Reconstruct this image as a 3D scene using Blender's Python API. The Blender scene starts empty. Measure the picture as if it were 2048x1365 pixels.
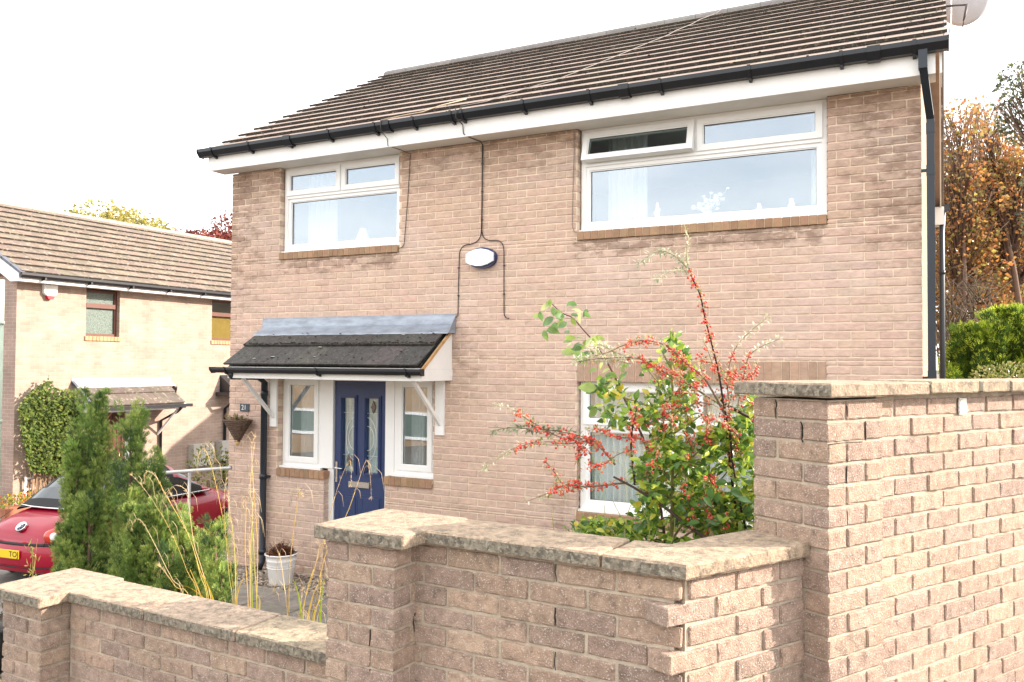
import bpy, math, random
import numpy as np
from math import sin, cos, tan, pi, radians, sqrt, atan2
from mathutils import Vector, Matrix

# ------------------------------------------------------------------ camera, world, sun, exposure
S = bpy.context.scene
F = 1681.6; YAW = .4713; PIT = .0259; ROL = .0059
CAM = Vector((7.92, -7.77, .085))
_s, _c = sin(YAW), cos(YAW)
_R0 = Vector((_c, _s, 0)); FW = Vector((-_s*cos(PIT), _c*cos(PIT), sin(PIT))); _U0 = _R0.cross(FW)
RX = _R0*cos(ROL) + _U0*sin(ROL); UY = -_R0*sin(ROL) + _U0*cos(ROL)
cd = bpy.data.cameras.new('camera'); cam = bpy.data.objects.new('camera', cd); S.collection.objects.link(cam)
cd.sensor_width = 36; cd.lens = F/2048*36; cd.clip_start = .05; cd.clip_end = 600
M = Matrix.Identity(4)
for i in range(3):
    M[i][0] = RX[i]; M[i][1] = UY[i]; M[i][2] = -FW[i]; M[i][3] = CAM[i]
cam.matrix_world = M
S.camera = cam

SUN_AZ = radians(30); SUN_EL = radians(24)       # azimuth measured from +X towards +Y
w = bpy.data.worlds.new('World'); S.world = w; w.use_nodes = True
nt = w.node_tree; nt.nodes.clear()
def N(nt, t, **k):
    n = nt.nodes.new(t)
    for a, b in k.items(): setattr(n, a, b)
    return n
out = N(nt, 'ShaderNodeOutputWorld'); bg = N(nt, 'ShaderNodeBackground')
sky = N(nt, 'ShaderNodeTexSky', sky_type='NISHITA', sun_disc=False)
sky.sun_elevation = SUN_EL; sky.sun_rotation = pi/2 - SUN_AZ; sky.air_density = 1.0; sky.dust_density = 2.0
tc = N(nt, 'ShaderNodeTexCoord'); mp = N(nt, 'ShaderNodeMapping'); mp.inputs['Scale'].default_value = (1, 1, 3.2)
nz = N(nt, 'ShaderNodeTexNoise'); nz.inputs['Scale'].default_value = 3.0; nz.inputs['Detail'].default_value = 7; nz.inputs['Roughness'].default_value = .58
rp = N(nt, 'ShaderNodeValToRGB'); rp.color_ramp.elements[0].position = .32; rp.color_ramp.elements[1].position = .72
rp.color_ramp.elements[0].color = (.55, .55, .55, 1)
mx = N(nt, 'ShaderNodeMix', data_type='RGBA'); mx.inputs['B'].default_value = (9.6, 9.4, 9.1, 1)
L = nt.links.new
L(tc.outputs['Generated'], mp.inputs['Vector']); L(mp.outputs['Vector'], nz.inputs['Vector']); L(nz.outputs['Fac'], rp.inputs['Fac'])
L(rp.outputs['Color'], mx.inputs['Factor']); L(sky.outputs['Color'], mx.inputs['A']); L(mx.outputs['Result'], bg.inputs['Color'])
L(bg.outputs['Background'], out.inputs['Surface']); bg.inputs['Strength'].default_value = .15
sd = bpy.data.lights.new('sun', 'SUN'); sd.energy = 4.8; sd.angle = radians(.53); sd.color = (1, .86, .735)
so = bpy.data.objects.new('sun', sd); S.collection.objects.link(so)
SV = Vector((cos(SUN_EL)*cos(SUN_AZ), cos(SUN_EL)*sin(SUN_AZ), sin(SUN_EL)))
so.rotation_euler = (-SV).to_track_quat('-Z', 'Y').to_euler()
S.view_settings.view_transform = 'Standard'; S.view_settings.look = 'None'; S.view_settings.gamma = 1
S.view_settings.exposure = 1.2
S.render.engine = 'CYCLES'

# ------------------------------------------------------------------ helpers
rnd = random.Random(7)
COL = S.collection
ORG = {}
def ray(x, y): return FW + RX*((x-1024)/F) - UY*((y-682.5)/F)
def at(x, y, w): return CAM + ray(x, y)*w
def onp(x, y, ax, v):
    d = ray(x, y); return CAM + d*((v-CAM[ax])/d[ax])
def tag(o, label=None, cat=None, group=None, kind=None):
    if label: o['label'] = label
    if cat: o['category'] = cat
    if group: o['group'] = group
    if kind: o['kind'] = kind
    return o
def thing(name, loc, label, cat, group=None):
    o = bpy.data.objects.new(name, None); COL.objects.link(o); o.location = loc; o.empty_display_size = .1
    ORG[o.name] = Vector(loc); return tag(o, label, cat, group)

class MB:
    def __init__(s, M=None): s.v = []; s.f = []; s.m = []; s.c = []; s.M = M; s.sm = []
    def add(s, vs, fs, m=0, c=(1, 1, 1), sm=False):
        b = len(s.v)
        if s.M is not None: vs = [tuple(s.M @ Vector(p)) for p in vs]
        s.v.extend(vs); s.f.extend([tuple(i+b for i in f) for f in fs])
        n = len(fs); s.m.extend([m]*n); s.c.extend([c]*n); s.sm.extend([sm]*n)
    def box(s, x0, x1, y0, y1, z0, z1, m=0, c=(1, 1, 1)):
        s.add([(x0,y0,z0),(x1,y0,z0),(x1,y1,z0),(x0,y1,z0),(x0,y0,z1),(x1,y0,z1),(x1,y1,z1),(x0,y1,z1)],
              [(0,3,2,1),(4,5,6,7),(0,1,5,4),(1,2,6,5),(2,3,7,6),(3,0,4,7)], m, c)
    def obox(s, o, u, v, n, a, b, d, m=0, c=(1, 1, 1)):
        o, u, v, n = Vector(o), Vector(u)*a, Vector(v)*b, Vector(n)*d
        P = [o, o+u, o+u+v, o+v]; P = P + [p+n for p in P]
        fs = [(0,3,2,1),(4,5,6,7),(0,1,5,4),(1,2,6,5),(2,3,7,6),(3,0,4,7)]
        if u.cross(v).dot(n) < 0: fs = [tuple(reversed(f)) for f in fs]
        s.add([tuple(p) for p in P], fs, m, c)
    def prism(s, pts, axis, a0, a1, m=0, c=(1, 1, 1)):
        """polygon pts (2D) extruded along axis from a0 to a1"""
        def mk(p, a):
            return {0: (a, p[0], p[1]), 1: (p[0], a, p[1]), 2: (p[0], p[1], a)}[axis]
        n = len(pts); vs = [mk(p, a0) for p in pts] + [mk(p, a1) for p in pts]
        area = sum(pts[i][0]*pts[(i+1) % n][1]-pts[(i+1) % n][0]*pts[i][1] for i in range(n))
        fs = [tuple(range(n-1, -1, -1)), tuple(range(n, 2*n))]+[(i, (i+1) % n, n+(i+1) % n, n+i) for i in range(n)]
        flip = (area < 0) ^ (a1 < a0) ^ (axis == 1)
        if flip: fs = [tuple(reversed(f)) for f in fs]
        s.add(vs, fs, m, c)
    def tube(s, pts, r, n=6, m=0, c=(1, 1, 1), cap=True, sm=True):
        pts = [Vector(p) for p in pts]; rs = r if isinstance(r, (list, tuple)) else [r]*len(pts)
        vs = []; fs = []; up = None
        for i, p in enumerate(pts):
            d = (pts[min(i+1, len(pts)-1)]-pts[max(i-1, 0)])
            if d.length < 1e-9: d = Vector((0, 0, 1))
            d.normalize()
            if up is None: up = Vector((0, 0, 1)) if abs(d.z) < .9 else Vector((1, 0, 0))
            a = d.cross(up); 
            if a.length < 1e-6: a = d.orthogonal()
            a.normalize(); b = a.cross(d); up = b
            for k in range(n):
                t = 2*pi*k/n; vs.append(tuple(p+(a*cos(t)+b*sin(t))*rs[i]))
        for i in range(len(pts)-1):
            for k in range(n):
                fs.append((i*n+k, i*n+(k+1) % n, (i+1)*n+(k+1) % n, (i+1)*n+k))
        if cap: fs.append(tuple(range(n-1, -1, -1))); fs.append(tuple(range((len(pts)-1)*n, len(pts)*n)))
        fs = [tuple(reversed(f)) for f in fs]
        s.add(vs, fs, m, c, sm)
    def lathe(s, prof, o=(0, 0, 0), n=24, m=0, c=(1, 1, 1), sx=1, sy=1, sm=True):
        vs = []; fs = []
        for r, z in prof:
            for k in range(n): vs.append((o[0]+r*cos(2*pi*k/n)*sx, o[1]+r*sin(2*pi*k/n)*sy, o[2]+z))
        for i in range(len(prof)-1):
            for k in range(n): fs.append((i*n+k, i*n+(k+1) % n, (i+1)*n+(k+1) % n, (i+1)*n+k))
        s.add(vs, fs, m, c, sm)
    def ico(s, o, r, m=0, c=(1, 1, 1), sc=(1, 1, 1), jit=0):
        t = (1+5**.5)/2; q = 1/sqrt(1+t*t)
        V = [(-1,t,0),(1,t,0),(-1,-t,0),(1,-t,0),(0,-1,t),(0,1,t),(0,-1,-t),(0,1,-t),(t,0,-1),(t,0,1),(-t,0,-1),(-t,0,1)]
        Fs = [(0,11,5),(0,5,1),(0,1,7),(0,7,10),(0,10,11),(1,5,9),(5,11,4),(11,10,2),(10,7,6),(7,1,8),(3,9,4),(3,4,2),(3,2,6),(3,6,8),(3,8,9),(4,9,5),(2,4,11),(6,2,10),(8,6,7),(9,8,1)]
        s.add([tuple(o[i]+p[i]*q*r*sc[i]*(1+rnd.uniform(-jit, jit)) for i in range(3)) for p in V], Fs, m, c, jit == 0)
    def gbox(s, o, u, v, n, a, b, d, m=0, c=(1, 1, 1), r=.006, jit=.0015, seg=.04, rough=.3):
        """rounded, slightly uneven block: corner o, axes u (length), v (up), n (depth, into the wall)"""
        def cuts(L):
            k = max(1, int(round((L-2*r)/seg))); return [0]+[r+(L-2*r)*i/k for i in range(k+1)]+[L]
        A, B = cuts(a), cuts(b); D = [0, r, d-r, d]
        o, u, v, n = Vector(o), Vector(u), Vector(v), Vector(n)
        na, nb, nd = len(A)-1, len(B)-1, len(D)-1
        idx = {}; vs = []
        def vid(i, j, k):
            key = (i, j, k)
            if key in idx: return idx[key]
            e = [i in (0, na), j in (0, nb), k in (0, nd)]; ne = sum(e)
            pull = {1: 0, 2: .45*r, 3: .7*r}.get(ne, 0)
            x, y, z = A[i], B[j], D[k]
            if e[0]: x += pull*(1 if i == 0 else -1)
            if e[1]: y += pull*(1 if j == 0 else -1)
            if e[2]: z += pull*(1 if k == 0 else -1)
            jj = jit*(2 if ne > 1 else 1)
            p = o+u*(x+rnd.uniform(-jj, jj))+v*(y+rnd.uniform(-jj, jj))+n*(z+rnd.uniform(-jj, jj)*rough*2)
            idx[key] = len(vs); vs.append(tuple(p)); return idx[key]
        fs = []
        fl = u.cross(v).dot(n) > 0
        def q(a1, b1, c1, d1, rev): fs.append((a1, b1, c1, d1) if rev ^ fl else (d1, c1, b1, a1))
        for i in range(na):
            for j in range(nb):
                q(vid(i,j,0), vid(i+1,j,0), vid(i+1,j+1,0), vid(i,j+1,0), False)
                q(vid(i,j,nd), vid(i+1,j,nd), vid(i+1,j+1,nd), vid(i,j+1,nd), True)
        for i in range(na):
            for k in range(nd):
                q(vid(i,0,k), vid(i+1,0,k), vid(i+1,0,k+1), vid(i,0,k+1), True)
                q(vid(i,nb,k), vid(i+1,nb,k), vid(i+1,nb,k+1), vid(i,nb,k+1), False)
        for j in range(nb):
            for k in range(nd):
                q(vid(0,j,k), vid(0,j+1,k), vid(0,j+1,k+1), vid(0,j,k+1), False)
                q(vid(na,j,k), vid(na,j+1,k), vid(na,j+1,k+1), vid(na,j,k+1), True)
        s.add(vs, fs, m, c, False)
    def leaf(s, p, d, nrm, l, wd, c=(1, 1, 1), m=0, fold=.25):
        p, d, nrm = Vector(p), Vector(d).normalized(), Vector(nrm)
        sd_ = d.cross(nrm)
        if sd_.length < 1e-5: sd_ = d.orthogonal()
        sd_.normalize(); nn = sd_.cross(d)
        a = p+d*(l*.42)+nn*(wd*fold*.2); t = p+d*l-nn*(wd*fold*.5)
        l1 = p+d*(l*.45)+sd_*(wd*.5)+nn*(wd*fold); r1 = p+d*(l*.45)-sd_*(wd*.5)+nn*(wd*fold)
        s.add([tuple(p), tuple(l1), tuple(t), tuple(r1), tuple(a)], [(0, 4, 1), (4, 2, 1), (0, 3, 4), (4, 3, 2)], m, c)
    def bigleaf(s, p, d, nrm, l, wd, c, m=0, fold=.15):
        p, d, nrm = Vector(p), Vector(d).normalized(), Vector(nrm); sd_ = d.cross(nrm)
        if sd_.length < 1e-5: sd_ = d.orthogonal()
        sd_.normalize(); nn = sd_.cross(d); prof = [(0, .05), (.15, .62), (.38, 1), (.62, .86), (.82, .48), (1, .02)]; vs = []
        for t_, w_ in prof:
            q = p+d*(l*t_)-nn*(l*.22*t_*t_)
            vs += [tuple(q+sd_*(wd*.5*w_)+nn*(wd*fold*w_)), tuple(q), tuple(q-sd_*(wd*.5*w_)+nn*(wd*fold*w_))]
        fs = []
        for i in range(5):
            a = i*3; fs += [(a, a+1, a+4, a+3), (a+1, a+2, a+5, a+4)]
        s.add(vs, fs, m, c, True)
    def blade(s, p, q, wd, c, m=0):
        p, q = Vector(p), Vector(q); d = q-p; sd_ = d.cross(Vector((rnd.uniform(-1, 1), rnd.uniform(-1, 1), rnd.uniform(-1, 1))))
        if sd_.length < 1e-6: return
        sd_.normalize(); h = (p+q)/2
        s.add([tuple(p), tuple(h+sd_*wd/2), tuple(q), tuple(h-sd_*wd/2)], [(0, 1, 2, 3)], m, c)
    def build(s, name, mats, parent=None, label=None):
        if not isinstance(mats, (list, tuple)): mats = [mats]
        o0 = ORG.get(parent.name, Vector((0, 0, 0))) if parent else Vector((0, 0, 0))
        me = bpy.data.meshes.new(name); V = np.array(s.v, dtype=np.float64)-np.array(o0)
        me.from_pydata(V.tolist(), [], s.f)
        for mt in mats: me.materials.append(mt)
        me.polygons.foreach_set('material_index', s.m)
        me.polygons.foreach_set('use_smooth', s.sm)
        ca = me.color_attributes.new('Col', 'FLOAT_COLOR', 'CORNER')
        ln = np.array([len(f) for f in s.f]); cc = np.repeat(np.array(s.c, dtype=np.float32), ln, axis=0)
        ca.data.foreach_set('color', np.hstack([cc, np.ones((len(cc), 1), np.float32)]).ravel())
        me.update()
        o = bpy.data.objects.new(name, me); COL.objects.link(o)
        if parent: o.parent = parent; ORG[o.name] = o0
        else: ORG[o.name] = Vector((0, 0, 0))
        if label: o['label'] = label
        return o

def pm(name, col, rough=.7, var=.12, scale=6, bump=0, bscale=60, attr=False, metal=0, spec=.5, speck=0, speckcol=(.8, .78, .72), speckscale=180,
       stain=0, staincol=(.05, .045, .04), stainscale=3, stainthr=.55, stretch=(1, 1, 1), trans=0, coat=0):
    m = bpy.data.materials.new(name); m.use_nodes = True; nt = m.node_tree; L = nt.links.new
    b = nt.nodes['Principled BSDF']; tc = N(nt, 'ShaderNodeTexCoord'); mp = N(nt, 'ShaderNodeMapping'); mp.inputs['Scale'].default_value = stretch
    L(tc.outputs['Object'], mp.inputs['Vector'])
    def noise(sc, det=4, rg=.55):
        n = N(nt, 'ShaderNodeTexNoise'); n.inputs['Scale'].default_value = sc; n.inputs['Detail'].default_value = det; n.inputs['Roughness'].default_value = rg
        L(mp.outputs['Vector'], n.inputs['Vector']); return n.outputs['Fac']
    if attr:
        a = N(nt, 'ShaderNodeAttribute', attribute_name='Col'); mu = N(nt, 'ShaderNodeMix', data_type='RGBA', blend_type='MULTIPLY'); mu.inputs['Factor'].default_value = 1
        L(a.outputs['Color'], mu.inputs['A']); mu.inputs['B'].default_value = (*col, 1); cur = mu.outputs['Result']
    else:
        r = N(nt, 'ShaderNodeRGB'); r.outputs[0].default_value = (*col, 1); cur = r.outputs[0]
    if var:
        mr = N(nt, 'ShaderNodeMapRange'); mr.inputs['To Min'].default_value = 1-var*1.6; mr.inputs['To Max'].default_value = 1+var*1.6
        mr.inputs['From Min'].default_value = .25; mr.inputs['From Max'].default_value = .75
        L(noise(scale, 6, .62), mr.inputs['Value'])
        mu = N(nt, 'ShaderNodeVectorMath', operation='SCALE'); L(cur, mu.inputs[0]); L(mr.outputs[0], mu.inputs['Scale']); cur = mu.outputs[0]
    def over(fac_out, thr, wid, colr, amt, cur):
        mr = N(nt, 'ShaderNodeMapRange'); mr.inputs['From Min'].default_value = thr; mr.inputs['From Max'].default_value = thr+wid
        mr.inputs['To Max'].default_value = amt; L(fac_out, mr.inputs['Value'])
        mx = N(nt, 'ShaderNodeMix', data_type='RGBA'); L(mr.outputs[0], mx.inputs['Factor']); L(cur, mx.inputs['A']); mx.inputs['B'].default_value = (*colr, 1)
        return mx.outputs['Result']
    if stain: cur = over(noise(stainscale, 7, .65), stainthr, .12, staincol, stain, cur)
    if speck: cur = over(noise(speckscale, 2, .5), .60, .06, speckcol, speck, cur)
    L(cur, b.inputs['Base Color'])
    b.inputs['Roughness'].default_value = rough; b.inputs['Metallic'].default_value = metal
    b.inputs['Specular IOR Level'].default_value = spec
    if coat: b.inputs['Coat Weight'].default_value = coat
    if bump:
        bp = N(nt, 'ShaderNodeBump'); bp.inputs['Strength'].default_value = 1; bp.inputs['Distance'].default_value = bump
        L(noise(bscale, 5, .65), bp.inputs['Height']); L(bp.outputs['Normal'], b.inputs['Normal'])
    if trans:
        t = N(nt, 'ShaderNodeBsdfTranslucent'); L(cur, t.inputs['Color']); ms = N(nt, 'ShaderNodeMixShader'); ms.inputs[0].default_value = trans
        o = nt.nodes['Material Output']; L(b.outputs[0], ms.inputs[1]); L(t.outputs[0], ms.inputs[2]); L(ms.outputs[0], o.inputs['Surface'])
    return m
def glassmat(name, tint=(1, 1, 1), ior=1.5, base=.0, boost=1.0):
    m = bpy.data.materials.new(name); m.use_nodes = True; nt = m.node_tree; nt.nodes.clear(); L = nt.links.new
    o = N(nt, 'ShaderNodeOutputMaterial'); g = N(nt, 'ShaderNodeBsdfGlossy'); g.inputs['Color'].default_value = (.84, .92, 1, 1); g.inputs['Roughness'].default_value = .0; t = N(nt, 'ShaderNodeBsdfTransparent')
    t.inputs['Color'].default_value = (*tint, 1); ge = N(nt, 'ShaderNodeNewGeometry'); dt = N(nt, 'ShaderNodeVectorMath', operation='DOT_PRODUCT'); L(ge.outputs['Incoming'], dt.inputs[0]); L(ge.outputs['Normal'], dt.inputs[1])
    def mt_(op, a, b_):
        q = N(nt, 'ShaderNodeMath', operation=op, use_clamp=True)
        for i, v in enumerate((a, b_)):
            if v is None: continue
            if isinstance(v, (int, float)): q.inputs[i].default_value = v
            else: L(v, q.inputs[i])
        return q.outputs[0]
    r0 = ((ior-1)/(ior+1))**2; sch = mt_('POWER', mt_('SUBTRACT', 1, mt_('ABSOLUTE', dt.outputs['Value'], None)), 5.0)
    f = N(nt, 'ShaderNodeMath', operation='MULTIPLY_ADD'); f.inputs[1].default_value = 1-r0; f.inputs[2].default_value = r0; L(sch, f.inputs[0])
    mm = N(nt, 'ShaderNodeMath', operation='MULTIPLY_ADD', use_clamp=True); mm.inputs[1].default_value = boost; mm.inputs[2].default_value = base
    L(f.outputs[0], mm.inputs[0])
    # faint waviness of the panes
    tc = N(nt, 'ShaderNodeTexCoord'); n = N(nt, 'ShaderNodeTexNoise'); n.inputs['Scale'].default_value = 2.5; n.inputs['Detail'].default_value = 1
    bp = N(nt, 'ShaderNodeBump'); bp.inputs['Distance'].default_value = .0004; L(tc.outputs['Object'], n.inputs['Vector']); L(n.outputs['Fac'], bp.inputs['Height']); L(bp.outputs['Normal'], g.inputs['Normal'])
    ms = N(nt, 'ShaderNodeMixShader'); L(mm.outputs[0], ms.inputs[0]); L(t.outputs[0], ms.inputs[1]); L(g.outputs[0], ms.inputs[2]); L(ms.outputs[0], o.inputs['Surface'])
    return m
def brickmat(name, c1, c2, mortar, rot=0, axis='x'):
    """procedural brickwork for walls seen far off or edge on; 225 x 75 mm bricks"""
    m = bpy.data.materials.new(name); m.use_nodes = True; nt = m.node_tree; L = nt.links.new; b = nt.nodes['Principled BSDF']
    tc = N(nt, 'ShaderNodeTexCoord'); sp = N(nt, 'ShaderNodeSeparateXYZ'); cb = N(nt, 'ShaderNodeCombineXYZ'); L(tc.outputs['Object'], sp.inputs[0])
    L(sp.outputs['X' if axis == 'x' else 'Y'], cb.inputs['X']); L(sp.outputs['Z'], cb.inputs['Y'])
    br = N(nt, 'ShaderNodeTexBrick'); L(cb.outputs[0], br.inputs['Vector']); br.inputs['Scale'].default_value = 1
    br.inputs['Brick Width'].default_value = .225; br.inputs['Row Height'].default_value = .075; br.inputs['Mortar Size'].default_value = .0055
    br.inputs['Mortar Smooth'].default_value = .15; br.inputs['Color1'].default_value = (*c1, 1); br.inputs['Color2'].default_value = (*c2, 1); br.inputs['Mortar'].default_value = (*mortar, 1)
    n = N(nt, 'ShaderNodeTexNoise'); n.inputs['Scale'].default_value = 2.2; n.inputs['Detail'].default_value = 8; L(tc.outputs['Object'], n.inputs['Vector'])
    mr = N(nt, 'ShaderNodeMapRange'); mr.inputs['From Min'].default_value = .3; mr.inputs['From Max'].default_value = .7; mr.inputs['To Min'].default_value = .8; mr.inputs['To Max'].default_value = 1.15
    L(n.outputs['Fac'], mr.inputs['Value']); sc = N(nt, 'ShaderNodeVectorMath', operation='SCALE'); L(br.outputs['Color'], sc.inputs[0]); L(mr.outputs[0], sc.inputs['Scale']); L(sc.outputs[0], b.inputs['Base Color'])
    b.inputs['Roughness'].default_value = .9
    bp = N(nt, 'ShaderNodeBump'); bp.inputs['Distance'].default_value = .006; iv = N(nt, 'ShaderNodeMath', operation='SUBTRACT'); iv.inputs[0].default_value = 1; L(br.outputs['Fac'], iv.inputs[1]); L(iv.outputs[0], bp.inputs['Height']); L(bp.outputs['Normal'], b.inputs['Normal'])
    return m

MT = {}
MT['brick'] = pm('facade_brick', (1, 1, 1), .9, .13, 14, .004, 55, attr=True, stretch=(1, 1, 2.6), stain=.25, staincol=(.20, .12, .09), stainscale=9, stainthr=.60)
MT['mortar'] = pm('facade_mortar', (.71, .58, .45), .95, .10, 12, .002, 120)
MT['gbrick'] = pm('garden_brick', (1, 1, 1), .92, .22, 26, .0085, 150, attr=True, speck=.8, speckcol=(.66, .58, .52), speckscale=190, stain=.6, staincol=(.15, .105, .085), stainscale=24, stainthr=.55)
MT['gmortar'] = pm('garden_mortar', (.46, .385, .30), .95, .2, 18, .005, 150)
MT['lichen'] = pm('coping_lichen', (.25, .215, .165), .95, .25, 40, .006, 100, stain=.8, staincol=(.085, .075, .06), stainscale=45, stainthr=.47, speck=.6, speckcol=(.40, .38, .30), speckscale=60)
MT['coping'] = pm('coping_concrete', (.35, .265, .19), .93, .26, 30, .008, 100, attr=True, stain=.75, staincol=(.15, .12, .09), stainscale=20, stainthr=.50, speck=.5, speckcol=(.55, .45, .34), speckscale=120)
MT['white'] = pm('white_upvc', (.83, .83, .82), .28, .02, 5)
MT['fascia'] = pm('white_fascia', (.80, .79, .77), .4, .04, 3)
MT['wframe'] = pm('brown_frame', (.13, .05, .035), .4, .08, 9)
MT['black'] = pm('black_gutter', (.010, .012, .017), .38, .1, 6)
MT['bluepipe'] = pm('dark_downpipe', (.012, .018, .027), .4, .12, 5)
MT['sill'] = pm('sill_brick', (1, 1, 1), .88, .10, 20, .002, 90, attr=True)
MT['tile'] = pm('roof_tile', (1, 1, 1), .86, .12, 5, .002, 70, attr=True, stain=.25, staincol=(.12, .09, .065), stainscale=9, stainthr=.60, speck=.2, speckcol=(.45, .40, .32), speckscale=34)
MT['ctile'] = pm('canopy_tile', (1, 1, 1), .85, .25, 14, .004, 90, attr=True, stain=.6, staincol=(.012, .009, .007), stainscale=16, stainthr=.54, speck=.4, speckcol=(.18, .17, .15), speckscale=40)
MT['moss'] = pm('moss', (1, 1, 1), 1, .3, 40, .004, 200, attr=True)
MT['lead'] = pm('lead_flashing', (.30, .34, .40), .42, .22, 5, .004, 12, metal=.35, stretch=(1, 1, 3))
MT['door'] = pm('blue_door', (.022, .042, .125), .38, .12, 22, .0012, 30, stretch=(4, 4, .6))
MT['chrome'] = pm('chrome', (.72, .72, .73), .16, .02, 5, metal=1)
MT['wood'] = pm('bare_timber', (.45, .27, .12), .8, .2, 12, .002, 40, stretch=(1, 1, 1))
MT['room'] = pm('room_plaster', (.60, .60, .60), .9, .03, 2)
MT['curtain'] = pm('curtain', (.84, .84, .83), .9, .04, 5, trans=.35)
MT['blind'] = pm('vertical_blind', (.88, .92, .88), .8, .04, 6, trans=.15)
MT['porcelain'] = pm('porcelain', (.86, .85, .84), .3, .03, 9)
MT['pane'] = glassmat('window_pane', (.97, .99, 1), 1.6, .12, 1.4)
MT['pane_dark'] = glassmat('open_pane', (.80, .86, .86), 1.45, .0, 1.0)
MT['leaf'] = pm('leaf', (1, 1, 1), .30, .12, 30, attr=True, trans=.45, spec=.7)
MT['needle'] = pm('needle', (1, 1, 1), .6, .12, 30, attr=True, trans=.4, spec=.3)
MT['straw'] = pm('straw', (1, 1, 1), .7, .1, 30, attr=True, trans=.25)
MT['bark'] = pm('bark', (.12, .07, .045), .9, .25, 30, .003, 60)
MT['berry'] = pm('berry', (1, 1, 1), .3, .08, 50, attr=True, spec=.6)
MT['cable'] = pm('cable', (.035, .028, .03), .6, .1, 20)

def weather(m, off, regions, dark, amt=.85):
    # dirt marks at fixed places on the wall: (x0, x1, z0, z1) ramps, world metres, broken up by noise
    nt = m.node_tree; L = nt.links.new; b = nt.nodes['Principled BSDF']; src = b.inputs['Base Color'].links[0].from_socket
    tc = N(nt, 'ShaderNodeTexCoord'); sp_ = N(nt, 'ShaderNodeSeparateXYZ'); L(tc.outputs['Object'], sp_.inputs[0]); cur = None
    def ramp(sock, a, b_):
        q = N(nt, 'ShaderNodeMapRange', interpolation_type='SMOOTHSTEP'); q.inputs['From Min'].default_value = a; q.inputs['From Max'].default_value = b_
        L(sock, q.inputs['Value']); return q.outputs[0]
    def math_(op, a, b_):
        q = N(nt, 'ShaderNodeMath', operation=op)
        for i, v in enumerate((a, b_)):
            if isinstance(v, (int, float)): q.inputs[i].default_value = v
            else: L(v, q.inputs[i])
        return q.outputs[0]
    for fx, fz, k in regions:
        t_ = k
        for ax, prs in (('X', fx), ('Z', fz)):
            for a, b_ in prs:
                o_ = off[0] if ax == 'X' else off[2]; t_ = math_('MULTIPLY', t_, ramp(sp_.outputs[ax], a-o_, b_-o_) if a < b_ else math_('SUBTRACT', 1, ramp(sp_.outputs[ax], b_-o_, a-o_)))
        cur = t_ if cur is None else math_('MAXIMUM', cur, t_)
    mp_ = N(nt, 'ShaderNodeMapping'); mp_.inputs['Scale'].default_value = (1, 1, 2.4); L(tc.outputs['Object'], mp_.inputs['Vector'])
    n1 = N(nt, 'ShaderNodeTexNoise'); n1.inputs['Scale'].default_value = 4.2; n1.inputs['Detail'].default_value = 10; n1.inputs['Roughness'].default_value = .74; L(mp_.outputs[0], n1.inputs['Vector'])
    nn = math_('MULTIPLY', math_('SUBTRACT', n1.outputs['Fac'], .465), 7.0)
    f = math_('MULTIPLY', cur, nn); q = N(nt, 'ShaderNodeClamp'); L(f, q.inputs[0]); q.inputs['Max'].default_value = amt
    mx_ = N(nt, 'ShaderNodeMix', data_type='RGBA'); L(q.outputs[0], mx_.inputs['Factor']); L(src, mx_.inputs['A']); mx_.inputs['B'].default_value = (*dark, 1); L(mx_.outputs['Result'], b.inputs['Base Color'])
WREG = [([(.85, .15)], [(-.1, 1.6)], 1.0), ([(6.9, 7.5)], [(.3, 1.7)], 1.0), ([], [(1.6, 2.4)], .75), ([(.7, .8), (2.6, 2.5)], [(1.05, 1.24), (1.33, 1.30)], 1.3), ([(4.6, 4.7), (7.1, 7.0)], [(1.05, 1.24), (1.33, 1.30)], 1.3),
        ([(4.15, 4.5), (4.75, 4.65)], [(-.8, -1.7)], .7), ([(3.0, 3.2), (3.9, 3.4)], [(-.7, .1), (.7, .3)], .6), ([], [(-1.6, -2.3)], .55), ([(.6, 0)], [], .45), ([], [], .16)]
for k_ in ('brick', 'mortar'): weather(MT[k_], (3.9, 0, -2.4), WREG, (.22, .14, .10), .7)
def jc(c, k=.08, h=.03):
    t = 1+rnd.uniform(-k, k); return tuple(max(0, x*t*(1+rnd.uniform(-h, h))) for x in c)

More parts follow.
